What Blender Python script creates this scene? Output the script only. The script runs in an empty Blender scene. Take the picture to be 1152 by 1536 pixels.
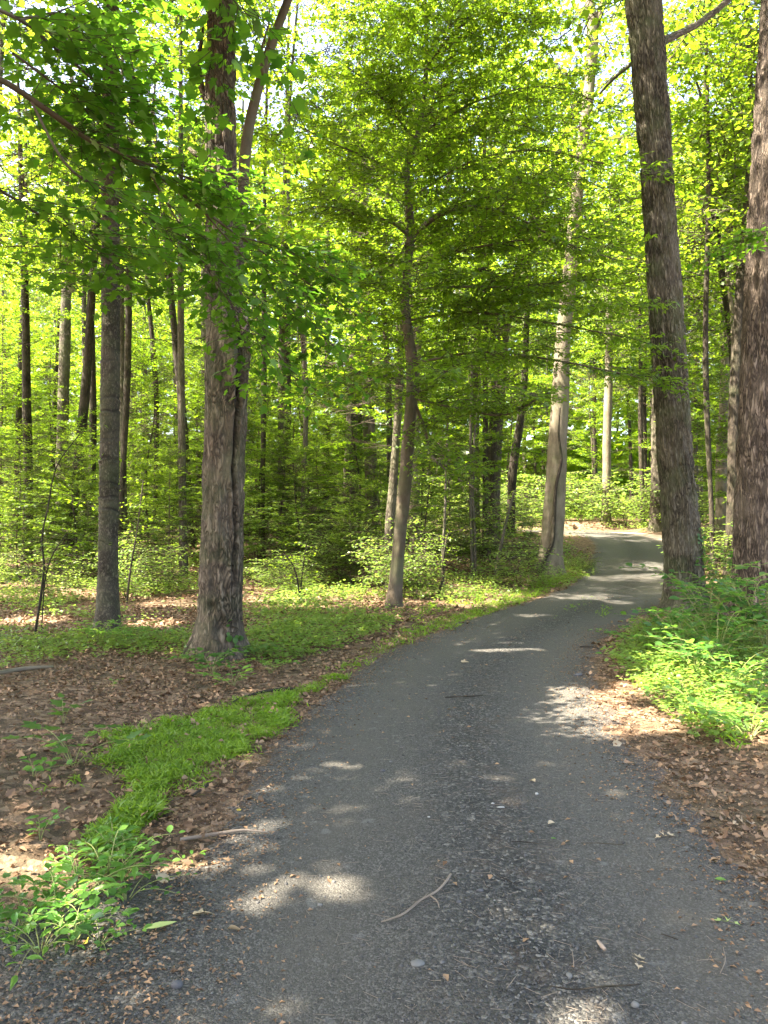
import bpy, math
import numpy as np
from mathutils import Vector, Matrix

# ------------------------------------------------------------------ camera, sky, sun, exposure
SC = bpy.context.scene
COL = SC.collection
EYE, FPX, PITCH = 1.6, 1153.0, math.atan(32 / 1153.0)
cam_data = bpy.data.cameras.new('camera')
cam_data.sensor_fit = 'VERTICAL'
cam_data.angle = 2 * math.atan(768 / FPX)
cam_data.clip_start, cam_data.clip_end = 0.05, 600
cam = bpy.data.objects.new('camera', cam_data)
COL.objects.link(cam)
cam.location = (0, 0, EYE)
cam.rotation_euler = (math.pi / 2 + PITCH, 0, 0)
SC.camera = cam

SUN_EL, SUN_BACK = math.radians(58), math.radians(14)      # sun high on the left, a little behind the camera
S = np.array([-math.cos(SUN_EL) * math.cos(SUN_BACK), -math.cos(SUN_EL) * math.sin(SUN_BACK), math.sin(SUN_EL)])
world = bpy.data.worlds.new('World')
SC.world = world
world.use_nodes = True
wn = world.node_tree
for n in list(wn.nodes):
    wn.nodes.remove(n)
sky = wn.nodes.new('ShaderNodeTexSky')
sky.sky_type = 'NISHITA'
sky.sun_disc = False
sky.sun_elevation = SUN_EL
sky.sun_rotation = math.radians(270) - SUN_BACK
sky.air_density, sky.dust_density, sky.ozone_density = 1.0, 4.0, 0.6
bg = wn.nodes.new('ShaderNodeBackground')
bg.inputs['Strength'].default_value = 0.125
wo = wn.nodes.new('ShaderNodeOutputWorld')
wn.links.new(sky.outputs[0], bg.inputs[0])
wn.links.new(bg.outputs[0], wo.inputs[0])

sun_data = bpy.data.lights.new('sun', 'SUN')
sun_data.energy = 5.0
sun_data.angle = math.radians(0.53)
sun_data.color = (1.0, 0.95, 0.86)
sun = bpy.data.objects.new('sun', sun_data)
sun.rotation_euler = Vector(S).to_track_quat('Z', 'Y').to_euler()
sun.location = (-20, -5, 40)
COL.objects.link(sun)

vs = SC.view_settings
vs.view_transform, vs.look, vs.gamma, vs.use_curve_mapping = 'Standard', 'None', 1.0, False
vs.exposure = 3.27
vs.use_white_balance, vs.white_balance_temperature, vs.white_balance_tint = True, 7300, 11      # the phone's white balance, set for the shade
cy = SC.cycles
cy.use_denoising = True
cy.max_bounces, cy.diffuse_bounces, cy.glossy_bounces, cy.transmission_bounces = 12, 6, 2, 8
cy.sample_clamp_indirect = 6.0
cy.caustics_reflective = cy.caustics_refractive = False

# ------------------------------------------------------------------ small maths
RNG = np.random.default_rng(11)


def nrm(a):
    a = np.asarray(a, float)
    return a / np.maximum(np.linalg.norm(a, axis=-1, keepdims=True), 1e-9)


def _hash(ix, iy, iz):
    h = (ix * 374761393 + iy * 668265263 + iz * 2147483647 * 7) & 0xFFFFFFFF
    h = ((h ^ (h >> 13)) * 1274126177) & 0xFFFFFFFF
    h = ((h ^ (h >> 16)) * 2246822519) & 0xFFFFFFFF
    return ((h ^ (h >> 15)) & 0xFFFFFF) / float(0xFFFFFF)


def vnoise(p):
    """value noise in -1..1 on points (n,3)"""
    p = np.asarray(p, float)
    i = np.floor(p).astype(np.int64)
    f = p - i
    f = f * f * f * (f * (f * 6 - 15) + 10)
    x, y, z = i[..., 0], i[..., 1], i[..., 2]
    r = 0
    for dx in (0, 1):
        for dy in (0, 1):
            for dz in (0, 1):
                w = (f[..., 0] if dx else 1 - f[..., 0]) * (f[..., 1] if dy else 1 - f[..., 1]) * (f[..., 2] if dz else 1 - f[..., 2])
                r = r + w * _hash(x + dx, y + dy, z + dz)
    return r * 2 - 1


def fbm(p, o=4):
    p = np.asarray(p, float)
    a, r, t = 1.0, 0, 0
    for k in range(o):
        r = r + a * vnoise(p * 2 ** k + 17.3 * k)
        t += a
        a *= .5
    return r / t


def noise2(x, y, s, seed=0.0, o=3):
    return fbm(np.stack([x * s, y * s, np.full_like(x, seed)], -1), o)


def hermite(xs, ys):
    xs, ys = np.array(xs, float), np.array(ys, float)
    m = np.gradient(ys, xs)

    def f(q):
        q = np.asarray(q, float)
        qc = np.clip(q, xs[0], xs[-1])
        k = np.clip(np.searchsorted(xs, qc) - 1, 0, len(xs) - 2)
        h = xs[k + 1] - xs[k]
        t = (qc - xs[k]) / h
        return ((2 * t ** 3 - 3 * t ** 2 + 1) * ys[k] + (t ** 3 - 2 * t ** 2 + t) * h * m[k]
                + (-2 * t ** 3 + 3 * t ** 2) * ys[k + 1] + (t ** 3 - t ** 2) * h * m[k + 1])
    return f


def smooth(a, b, x):
    t = np.clip((x - a) / (b - a), 0, 1)
    return t * t * (3 - 2 * t)


# ------------------------------------------------------------------ the lie of the land
road_x = hermite([-40, -8, 0, 2.5, 4.6, 5.7, 7.1, 9.2, 11.5, 14, 17, 20, 24, 27, 31, 35, 38, 40.5, 42.3],
                 [.2, .3, .35, .4, .45, .5, .68, 1.08, 1.85, 3.0, 4.6, 6.1, 7.7, 8.7, 9.9, 10.5, 10.0, 8.4, 5.0])
rise = hermite([-60, 0, 14, 17, 20, 24, 27, 31, 36, 42, 60, 100, 200],
               [0, 0, 0, .04, .13, .38, .66, 1.06, 1.48, 1.75, 2.5, 4.2, 7])


def road_u(x, y):
    """signed distance from the road's middle line, plus to the right"""
    s = (road_x(y + .05) - road_x(y - .05)) / .1
    return (x - road_x(y)) / np.sqrt(1 + s * s)


def half_width(y, u):
    return 1.4 + np.where(u > 0, 1.3 * smooth(27, 31, y) * (1 - smooth(37, 39, y)), .75 * (1 - smooth(3.0, 3.9, y)))


def ground(x, y, fine=True):
    x, y = np.asarray(x, float), np.asarray(y, float)
    u = road_u(x, y)
    au = np.abs(u) - half_width(y, u)
    off = smooth(0.0, 1.6, au)
    z = rise(y) + .07 * off * smooth(-40, 0, y)
    z = z + off * .10 * noise2(x, y, .22, 3.1, 2)
    z = z + np.where(u > 0, smooth(.6, 3.5, au) * .38 * smooth(8, 13, y), smooth(4, 16, au) * .10)
    if fine:
        z = z + off * .018 * noise2(x, y, 2.7, 8.7, 3)
    z = z + (1 - off) * (.012 * np.cos(u * math.pi / .72) * np.exp(-(u / 1.5) ** 4))
    return z


def ray(px, py):
    a, b = (px - 576) / FPX, (768 - py) / FPX
    return np.array([a, math.cos(PITCH) - b * math.sin(PITCH), math.sin(PITCH) + b * math.cos(PITCH)])


def at(px, py, Y):
    """world point at depth Y (metres north of the camera) seen at photo pixel px,py"""
    d = ray(px, py)
    return np.array([0, 0, EYE]) + d * (Y / d[1])


def hit(px, py):
    """where the sight line through px,py meets the ground"""
    d = ray(px, py)
    t = np.concatenate([np.arange(1.5, 20, .02), np.arange(20, 120, .1)])
    P = np.array([0, 0, EYE]) + d * t[:, None]
    g = ground(P[:, 0], P[:, 1])
    k = np.argmax(P[:, 2] <= g) if np.any(P[:, 2] <= g) else len(t) - 1
    return np.array([P[k, 0], P[k, 1], g[k]])


# ------------------------------------------------------------------ mesh building
def make_mesh(name, V, polys, mats, midx=None, attrs=None, smooth_shade=True):
    V = np.asarray(V, np.float32)
    me = bpy.data.meshes.new(name)
    polys = [np.asarray(p, np.int32) for p in polys if len(p)]
    nl = sum(p.size for p in polys)
    npo = sum(len(p) for p in polys)
    me.vertices.add(len(V))
    me.vertices.foreach_set('co', V.ravel())
    me.loops.add(nl)
    me.polygons.add(npo)
    me.loops.foreach_set('vertex_index', np.concatenate([p.ravel() for p in polys]))
    tot = np.concatenate([np.full(len(p), p.shape[1], np.int32) for p in polys])
    me.polygons.foreach_set('loop_start', np.concatenate([[0], np.cumsum(tot)[:-1]]).astype(np.int32))
    me.polygons.foreach_set('loop_total', tot)
    for m in (mats if isinstance(mats, (list, tuple)) else [mats]):
        me.materials.append(m)
    if midx is not None:
        me.polygons.foreach_set('material_index', np.asarray(midx, np.int32))
    for k, a in (attrs or {}).items():
        a = np.asarray(a, np.float32)
        at_ = me.attributes.new(k, 'FLOAT' if a.ndim == 1 else 'FLOAT_VECTOR', 'POINT')
        at_.data.foreach_set('value' if a.ndim == 1 else 'vector', a.ravel())
    me.update(calc_edges=True)
    if smooth_shade:
        me.polygons.foreach_set('use_smooth', np.ones(npo, bool))
    return me


def link(name, data, parent=None, loc=None, kind=None):
    o = bpy.data.objects.new(name, data)
    COL.objects.link(o)
    if parent is not None:
        o.parent = parent
    if loc is not None:
        o.location = loc
    if kind:
        o['kind'] = kind
    return o


def tag(o, label, cat, group=None):
    o['label'], o['category'] = label, cat
    if group:
        o['group'] = group
    return o


def thing(name, label, cat, loc, group=None):
    return tag(link(name, None, loc=Vector(loc)), label, cat, group)


def catmull(P, step):
    """dense smooth path through rows x,y,z,r"""
    P = np.asarray(P, float)
    if len(P) < 3:
        P = np.vstack([P[0], P.mean(0), P[-1]])
    d = np.concatenate([[0], np.cumsum(np.linalg.norm(np.diff(P[:, :3], axis=0), axis=1))])
    n = max(3, int(d[-1] / step) + 1)
    q = np.linspace(0, d[-1], n)
    return np.stack([hermite(d, P[:, k])(q) for k in range(P.shape[1])], -1), q


def tube(P, seg, cap=True, disp=None, flare=0, wob=0.0, seed=0.0):
    """round skin along dense path rows x,y,z,r -> V, quads, tris, bark coordinates"""
    P = np.asarray(P, float)
    n = len(P)
    T = nrm(np.gradient(P[:, :3], axis=0))
    ref = np.array([1.0, 0, 0]) if abs(T[0][0]) < .8 else np.array([0, 0, 1.0])
    N = np.zeros((n, 3))
    v = ref
    for i in range(n):
        v = v - T[i] * np.dot(v, T[i])
        v = v / max(np.linalg.norm(v), 1e-9)
        N[i] = v
    B = np.cross(T, N)
    th = np.linspace(0, 2 * np.pi, seg, endpoint=False)
    L = np.concatenate([[0], np.cumsum(np.linalg.norm(np.diff(P[:, :3], axis=0), axis=1))])
    R = np.repeat(P[:, 3:4], seg, 1)
    TH = np.repeat(th[None], n, 0)
    LL = np.repeat(L[:, None], seg, 1)
    if flare:
        h = np.maximum(LL - .3, 0)
        R = R * (1 + flare * np.exp(-h / .24) * (.5 + .55 * np.maximum(0, np.cos(TH * 2.5 + seed * 7)) ** 2 + .25 * np.cos(TH * 3 + seed)))
    r0 = P[:, 3].mean()
    co = np.stack([np.cos(TH) * r0 + seed * 3.1, np.sin(TH) * r0, LL], -1)
    if wob:
        R = R * (1 + wob * fbm(co * np.array([2 / max(r0 * 4, .05), 2 / max(r0 * 4, .05), .9]), 2))
    if disp is not None:
        R = R + disp(TH, LL, co, R)
    V = P[:, None, :3] + R[..., None] * (np.cos(TH)[..., None] * N[:, None] + np.sin(TH)[..., None] * B[:, None])
    i = np.arange(n - 1)[:, None] * seg
    j = np.arange(seg)[None]
    k = (j + 1) % seg
    Q = np.stack([i + j, i + k, i + seg + k, i + seg + j], -1).reshape(-1, 4)
    V = V.reshape(-1, 3)
    co = co.reshape(-1, 3)
    tr = np.zeros((0, 3), int)
    if cap:
        V = np.vstack([V, P[-1:, :3]])
        co = np.vstack([co, co[-1:]])
        a = (n - 1) * seg + np.arange(seg)
        tr = np.stack([a, (n - 1) * seg + (np.arange(seg) + 1) % seg, np.full(seg, n * seg)], -1)
    return V, Q, tr, co


class Joined:
    def __init__(self):
        self.V, self.Q, self.T, self.C, self.n = [], [], [], [], 0

    def add(self, V, Q, T, C):
        self.V.append(V), self.Q.append(np.asarray(Q) + self.n), self.C.append(C)
        if len(T):
            self.T.append(np.asarray(T) + self.n)
        self.n += len(V)

    def mesh(self, name, mat):
        return make_mesh(name, np.vstack(self.V), [np.vstack(self.Q)] + ([np.vstack(self.T)] if self.T else []), mat,
                         attrs={'bark_co': np.vstack(self.C)})


def tube_mesh(name, P, mat, seg=10, step=.1, **kw):
    D, _ = catmull(P, step)
    V, Q, T, C = tube(D, seg, **kw)
    return make_mesh(name, V, [Q, T], mat, attrs={'bark_co': C})


def twigs_mesh(name, A, B, ra, rb, mat, sag=.0):
    """many thin three-sided sticks in one mesh, A to B"""
    n = len(A)
    T = nrm(B - A)
    up = np.where(np.abs(T[:, 2:3]) < .9, np.array([[0, 0, 1.0]]), np.array([[1.0, 0, 0]]))
    N = nrm(np.cross(T, up))
    M = np.cross(T, N)
    mid = (A + B) / 2
    mid[:, 2] += sag * np.linalg.norm(B - A, axis=1)
    V = []
    for P, r in ((A, ra), (mid, (ra + rb) / 2), (B, rb)):
        for a in (0, 2.094, 4.189):
            V.append(P + np.reshape(r, (-1, 1)) * (math.cos(a) * N + math.sin(a) * M))
    V = np.stack(V, 1).reshape(-1, 3)
    b = (np.arange(n) * 9)[:, None]
    q = np.array([[0, 1, 4, 3], [1, 2, 5, 4], [2, 0, 3, 5], [3, 4, 7, 6], [4, 5, 8, 7], [5, 3, 6, 8]])
    Q = (b[:, :, None] + q[None]).reshape(-1, 4)
    return make_mesh(name, V, [Q], mat, attrs={'bark_co': V * np.array([1, 1, .5])})


# leaf outlines: y runs from stalk to tip, z is the upper side
def L_folded(w=.34, peak=.45, fold=.10, droop=.06):
    V = np.array([[0, 0, 0], [w, peak, fold], [0, 1, -droop], [-w, peak, fold]], float)
    return V, np.array([[0, 1, 2], [0, 2, 3]])


def L_oval(w=.30, fold=.07, droop=.10):
    V = np.array([[0, 0, 0], [w * .8, .25, fold], [w, .5, fold], [w * .55, .8, fold * .3], [0, 1, -droop], [-w * .55, .8, fold * .3], [-w, .5, fold], [-w * .8, .25, fold], [0, .5, 0]], float)
    return V, np.array([[0, 1, 8], [1, 2, 8], [2, 3, 8], [3, 4, 8], [4, 5, 8], [5, 6, 8], [6, 7, 8], [7, 0, 8]])


def L_maple(z=.06):
    h = [(.0, .0), (.16, -.10), (.40, .06), (.28, .20), (.56, .52), (.27, .50), (.21, .68), (0, 1.0)]
    out = [(x, y) for x, y in h] + [(-x, y) for x, y in h[-2:0:-1]]
    V = [[x, y, z * (abs(x) * 2) - .08 * y * y] for x, y in out] + [[0, .33, 0]]
    n = len(out)
    return np.array(V), np.array([[i, (i + 1) % n, n] for i in range(n)])


def L_star(z=.05):
    V, T = [], []
    for a, l, w in ((0, 1.0, .2), (.95, .78, .17), (-.95, .78, .17)):
        c, s = math.cos(a), math.sin(a)
        b = len(V)
        for x, y, q in ((0, 0, 0), (w, .5 * l, z), (0, l, -z), (-w, .5 * l, z)):
            V.append([x * c + y * s, -x * s + y * c + .02, q])
        T += [[b, b + 1, b + 2], [b, b + 2, b + 3]]
    return np.array(V), np.array(T)


def L_oak(z=.08):
    h = [(0, -.12), (.03, 0), (.16, .08), (.07, .18), (.30, .34), (.10, .42), (.36, .62), (.13, .66), (.22, .86), (.07, .84), (0, 1.0)]
    out = h + [(-x, y) for x, y in h[-2:0:-1]]
    V = [[x, y, z * (x * x * 6) + .05 * math.sin(y * 5)] for x, y in out] + [[0, .12, 0], [0, .42, -.01], [0, .68, -.01]]
    n = len(out)
    c0, c1, c2 = n, n + 1, n + 2
    T = []
    for i in range(n):
        j = (i + 1) % n
        ym = (out[i][1] + out[j][1]) / 2
        T.append([i, j, c0 if ym < .27 else c1 if ym < .56 else c2])
    return np.array(V), np.array(T)


def L_blade(w=.07):
    V = np.array([[-w * .5, 0, 0], [w * .5, 0, 0], [-w, .4, .12], [w, .4, .12], [0, 1, -.02]], float)
    return V, np.array([[0, 1, 3], [0, 3, 2], [2, 3, 4]])


def frames(D, N):
    D = nrm(D)
    X = nrm(np.cross(D, N))
    return np.stack([X, D, np.cross(X, D)], -1)      # columns


def leaves_mesh(name, tmpl, pos, D, N, size, mats, tint=None, midx=None, smooth_shade=False):
    V0, T0 = tmpl
    F = frames(D, N) * np.reshape(size, (-1, 1, 1))
    V = np.einsum('nij,kj->nki', F, V0) + pos[:, None]
    n, k = len(pos), len(V0)
    T = (np.arange(n)[:, None, None] * k + T0[None]).reshape(-1, 3)
    if tint is None:
        tint = RNG.random(n)
    a = {'tint': np.repeat(tint, k)}
    mi = None if midx is None else np.repeat(midx, len(T0))
    return make_mesh(name, V.reshape(-1, 3), [T], mats, mi, a, smooth_shade)


def spray(rng, P, gap=.25, tlen=.8, lgap=.09, lsize=.1, tilt=.35, start=.12, droop=.12, fan=.75):
    """side twigs and their leaves along a branch path (rows x,y,z). -> twig ends A,B and leaf arrays"""
    P = np.asarray(P, float)[:, :3]
    d = np.concatenate([[0], np.cumsum(np.linalg.norm(np.diff(P, axis=0), axis=1))])
    Lb = d[-1]
    s = np.arange(start * Lb, Lb, gap / 2)
    s = np.append(s + rng.uniform(-.3, .3, len(s)) * gap, Lb)
    s = np.clip(s, 0, Lb)
    m = len(s)
    pt = np.stack([np.interp(s, d, P[:, k]) for k in range(3)], -1)
    e = np.clip(s + .1, 0, Lb)
    e0 = np.clip(s - .1, 0, Lb)
    T = nrm(np.stack([np.interp(e, d, P[:, k]) - np.interp(e0, d, P[:, k]) for k in range(3)], -1))
    up = np.array([0, 0, 1.0])
    side = nrm(np.cross(T, up) + 1e-6) * np.where(np.arange(m) % 2, 1, -1)[:, None]
    side[-1] *= 0
    tw = nrm(T * (1 - fan * .5) + side * fan + up * rng.uniform(-droop * 1.6, droop, (m, 1)) + rng.normal(0, .12, (m, 3)))
    tl = tlen * (1.05 - .65 * s / Lb) * rng.uniform(.55, 1.2, m)
    A, B = pt, pt + tw * tl[:, None]
    K = max(2, int(tlen * 1.2 / lgap))
    k = np.arange(1, K + 1)[None] * lgap + rng.uniform(-.02, .02, (m, K))
    ok = k <= tl[:, None]
    ok[:, 0] = True
    lp = A[:, None] + tw[:, None] * k[..., None]
    ls = nrm(np.cross(tw, up) + 1e-6)[:, None] * np.where(np.arange(K) % 2, 1, -1)[None, :, None]
    ld = nrm(tw[:, None] * .55 + ls * .8 + rng.normal(0, .22, (m, K, 3)) + np.array([0, 0, -.18]))
    lp = lp + ld * lsize * .25
    ln = nrm(up + rng.normal(0, tilt, (m, K, 3)))
    sz = lsize * rng.uniform(.6, 1.25, (m, K))
    ok2 = ok.ravel()
    return A, B, lp.reshape(-1, 3)[ok2], ld.reshape(-1, 3)[ok2], ln.reshape(-1, 3)[ok2], sz.ravel()[ok2]


def bend(p, az, el, L, sag, rng, n=6):
    """a branch path leaving p, curving over"""
    t = np.linspace(0, 1, n)
    h = np.array([math.cos(az), math.sin(az), 0])
    sd = np.array([-math.sin(az), math.cos(az), 0]) * rng.uniform(-.12, .12)
    P = p + L * (t[:, None] * h * math.cos(el) + (t ** 2)[:, None] * sd)
    P[:, 2] += L * (t * math.sin(el) - sag * t ** 2)
    P[1:] += rng.normal(0, .012 * L, (n - 1, 3))
    return P


# ------------------------------------------------------------------ materials
def nodes_of(name):
    m = bpy.data.materials.new(name)
    m.use_nodes = True
    t = m.node_tree
    for n in list(t.nodes):
        t.nodes.remove(n)
    out = t.nodes.new('ShaderNodeOutputMaterial')
    return m, t, out


class NT:
    def __init__(self, t):
        self.t = t

    def n(self, typ, **kw):
        o = self.t.nodes.new(typ)
        for k, v in kw.items():
            if k.startswith('i_'):
                key = k[2:]
                key = int(key) if key.isdigit() else key
                s = o.inputs[key]
                if hasattr(v, 'is_output'):
                    self.t.links.new(v, s)
                else:
                    s.default_value = v
            else:
                setattr(o, k, v)
        return o

    def mix(self, f, a, b, blend='MIX'):
        o = self.t.nodes.new('ShaderNodeMix')
        o.data_type = 'RGBA'
        o.blend_type = blend
        for key, v in ((0, f), (6, a), (7, b)):
            if hasattr(v, 'is_output'):
                self.t.links.new(v, o.inputs[key])
            else:
                o.inputs[key].default_value = v if key == 0 else (*v, 1)
        return o.outputs[2]

    def math(self, op, a, b=0.0, c=None, clamp=False):
        o = self.t.nodes.new('ShaderNodeMath')
        o.operation = op
        o.use_clamp = clamp
        for k, v in enumerate((a, b) if c is None else (a, b, c)):
            if hasattr(v, 'is_output'):
                self.t.links.new(v, o.inputs[k])
            else:
                o.inputs[k].default_value = v
        return o.outputs[0]

    def ramp(self, f, stops):
        o = self.t.nodes.new('ShaderNodeValToRGB')
        r = o.color_ramp
        while len(r.elements) < len(stops):
            r.elements.new(.5)
        for e, (p, c) in zip(r.elements, stops):
            e.position = p
            e.color = (*c, 1) if len(c) == 3 else c
        self.t.links.new(f, o.inputs[0])
        return o.outputs[0]

    def noise(self, vec, scale, detail=4, rough=.55, dist=0.0):
        return self.n('ShaderNodeTexNoise', i_Vector=vec, i_Scale=scale, i_Detail=detail, i_Roughness=rough, i_Distortion=dist).outputs[0]

    def voro(self, vec, scale, feature='F1', rnd=1.0):
        return self.n('ShaderNodeTexVoronoi', feature=feature, i_Vector=vec, i_Scale=scale, i_Randomness=rnd)


def leaf_mat(name, da, db, ta, tb, rough=.42, spec=.45, mixf=.5):
    m, t, out = nodes_of(name)
    N = NT(t)
    tint = N.n('ShaderNodeAttribute', attribute_name='tint').outputs['Fac']
    rnd = N.n('ShaderNodeObjectInfo').outputs['Random']
    f = N.math('ADD', N.math('MULTIPLY', tint, .75), N.math('MULTIPLY', rnd, .25))
    d = N.mix(f, da, db)
    tr = N.mix(f, ta, tb)
    p = N.n('ShaderNodeBsdfPrincipled', i_Roughness=rough)
    p.inputs['Specular IOR Level'].default_value = spec
    t.links.new(d, p.inputs['Base Color'])
    tl = N.n('ShaderNodeBsdfTranslucent', i_Color=tr)
    mx = N.n('ShaderNodeMixShader', i_0=mixf)
    t.links.new(p.outputs[0], mx.inputs[1])
    t.links.new(tl.outputs[0], mx.inputs[2])
    t.links.new(mx.outputs[0], out.inputs[0])
    return m


M_maple = leaf_mat('maple_leaf', (.04, .10, .012), (.095, .17, .018), (.16, .325, .014), (.32, .47, .025))
M_canopy = leaf_mat('canopy_leaf', (.045, .11, .013), (.11, .18, .02), (.18, .36, .017), (.40, .54, .034))
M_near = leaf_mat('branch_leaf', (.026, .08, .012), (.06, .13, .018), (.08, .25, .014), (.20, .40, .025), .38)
M_under = leaf_mat('undergrowth_leaf', (.065, .15, .028), (.17, .26, .055), (.20, .36, .04), (.36, .47, .08), .40, .5)
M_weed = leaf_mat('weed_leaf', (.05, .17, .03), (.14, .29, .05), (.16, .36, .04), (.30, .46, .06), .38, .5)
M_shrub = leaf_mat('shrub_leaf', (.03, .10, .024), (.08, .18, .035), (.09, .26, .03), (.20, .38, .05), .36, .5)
M_grass = leaf_mat('grass_blade', (.08, .18, .016), (.18, .28, .03), (.18, .37, .02), (.34, .50, .04), .45)
M_litter = leaf_mat('fallen_leaf', (.085, .043, .022), (.42, .275, .165), (.06, .03, .015), (.12, .07, .03), .65, .35, .2)
M_palegreen = leaf_mat('pale_green_leaf', (.30, .42, .12), (.42, .5, .2), (.2, .3, .06), (.3, .4, .1), .5, .4, .3)
M_tan = leaf_mat('tan_leaf', (.34, .25, .16), (.48, .38, .25), (.15, .1, .05), (.2, .15, .08), .6, .35, .2)
M_yellow = leaf_mat('yellow_leaf', (.6, .45, .06), (.6, .48, .1), (.4, .3, .03), (.4, .3, .03), .5, .4, .3)


def bark_mat(name, dark, mid, light, fs=16, stretch=.16, bump=.6, moss=.0, plates=True, mscale=1.0):
    m, t, out = nodes_of(name)
    N = NT(t)
    a = N.n('ShaderNodeAttribute', attribute_name='bark_co').outputs['Vector']
    mp = N.n('ShaderNodeMapping', i_Vector=a)
    mp.inputs['Scale'].default_value = (1, 1, stretch)
    warp = N.n('ShaderNodeTexNoise', i_Vector=mp.outputs[0], i_Scale=fs * .5, i_Detail=3.0)
    wv = N.n('ShaderNodeVectorMath', operation='MULTIPLY_ADD', i_0=warp.outputs['Color'], i_1=(.07, .07, .07), i_2=mp.outputs[0])
    fine = N.noise(mp.outputs[0], fs * 3.2, 6, .65)
    if plates:                                       # meandering furrows between long ridges
        n1 = N.math('ABSOLUTE', N.math('SUBTRACT', N.noise(wv.outputs[0], fs * .62, 2, .45), .5))
        n2 = N.math('ABSOLUTE', N.math('SUBTRACT', N.noise(wv.outputs[0], fs * 1.05, 2, .5), .53))
        h = N.math('SMOOTH_MIN', N.math('MULTIPLY', n1, 8.0), N.math('MULTIPLY', n2, 6.5), .25)
        h = N.math('SMOOTH_MIN', h, .95, .3)
    else:
        h = N.noise(wv.outputs[0], fs * .8, 3, .5)
    hh = N.math('ADD', N.math('MULTIPLY', h, .65), N.math('MULTIPLY', fine, .5))
    big = N.noise(a, 1.7, 4, .6)
    col = N.ramp(hh, [(.30, dark), (.62, mid), (1.0, light)])
    col = N.mix(N.math('MULTIPLY', N.ramp(big, [(.42, (0, 0, 0)), (.7, (1, 1, 1))]), .45), col, light)
    if moss:
        g = N.noise(a, 2.3, 5, .6)
        col = N.mix(N.math('MULTIPLY', N.ramp(g, [(.45, (0, 0, 0)), (.66, (1, 1, 1))]), moss), col, (.10, .13, .05))
    col = N.mix(N.n('ShaderNodeAttribute', attribute_name='scar').outputs['Fac'], col, (.018, .014, .011))
    b = N.n('ShaderNodeBump', i_Strength=bump, i_Distance=.035, i_Height=hh)
    p = N.n('ShaderNodeBsdfPrincipled', i_Roughness=.88)
    p.inputs['Specular IOR Level'].default_value = .25
    t.links.new(col, p.inputs['Base Color'])
    t.links.new(b.outputs[0], p.inputs['Normal'])
    t.links.new(p.outputs[0], out.inputs[0])
    return m


B_oak = bark_mat('oak_bark', (.018, .013, .009), (.10, .073, .05), (.23, .187, .14), 26, .22, 1.0, .30)
B_poplar = bark_mat('poplar_bark', (.024, .019, .013), (.125, .106, .075), (.25, .22, .165), 33, .15, 1.0, .40)
B_red = bark_mat('ruddy_bark', (.022, .016, .012), (.115, .086, .064), (.23, .185, .145), 32, .15, 1.0, .0)
B_maple = bark_mat('maple_bark', (.04, .029, .02), (.092, .07, .047), (.17, .145, .11), 14, .25, .35, .4, False)
B_band = bark_mat('banded_bark', (.018, .015, .011), (.066, .054, .039), (.15, .13, .10), 34, .4, .5, .25)
B_pale = bark_mat('pale_bark', (.06, .047, .034), (.155, .128, .094), (.27, .235, .18), 18, .2, .5, .35, False)
B_grey = bark_mat('grey_bark', (.04, .032, .024), (.115, .095, .072), (.20, .175, .14), 24, .2, .6, .35)
B_dark = bark_mat('dark_bark', (.014, .011, .008), (.045, .035, .025), (.09, .072, .055), 22, .2, .5, .15)
B_twig = bark_mat('twig_bark', (.02, .015, .01), (.05, .038, .026), (.10, .08, .055), 20, .2, .2, .0, False)
B_green = bark_mat('green_stem', (.10, .13, .04), (.18, .2, .07), (.26, .28, .12), 20, .2, .2, .0, False)
B_stick = bark_mat('stick_bark', (.10, .075, .055), (.20, .16, .125), (.33, .28, .23), 40, .2, .4, .0, False)
B_core = bark_mat('bare_wood', (.16, .115, .08), (.30, .23, .175), (.42, .35, .28), 30, .06, .5, .0, False)


def ground_mat():
    m, t, out = nodes_of('forest_floor')
    N = NT(t)
    co = N.n('ShaderNodeTexCoord').outputs['Object']
    w = N.noise(co, 9, 3)
    v = N.voro(co, 15)
    f = N.n('ShaderNodeSeparateColor', i_0=v.outputs['Color']).outputs[0]
    big = N.noise(co, .7, 4)
    col = N.ramp(f, [(0, (.05, .03, .018)), (.35, (.11, .065, .038)), (.7, (.19, .12, .075)), (1, (.30, .21, .14))])
    col = N.mix(N.math('MULTIPLY', w, .7), col, (.045, .03, .02))
    col = N.mix(N.ramp(big, [(.48, (0, 0, 0)), (.64, (.45, .45, .45))]), col, (.06, .055, .03))
    h = N.math('ADD', N.math('MULTIPLY', f, .6), N.noise(co, 40, 4))
    b = N.n('ShaderNodeBump', i_Strength=.8, i_Distance=.03, i_Height=h)
    p = N.n('ShaderNodeBsdfPrincipled', i_Roughness=.9)
    p.inputs['Specular IOR Level'].default_value = .2
    t.links.new(col, p.inputs['Base Color'])
    t.links.new(b.outputs[0], p.inputs['Normal'])
    t.links.new(p.outputs[0], out.inputs[0])
    return m


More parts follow.
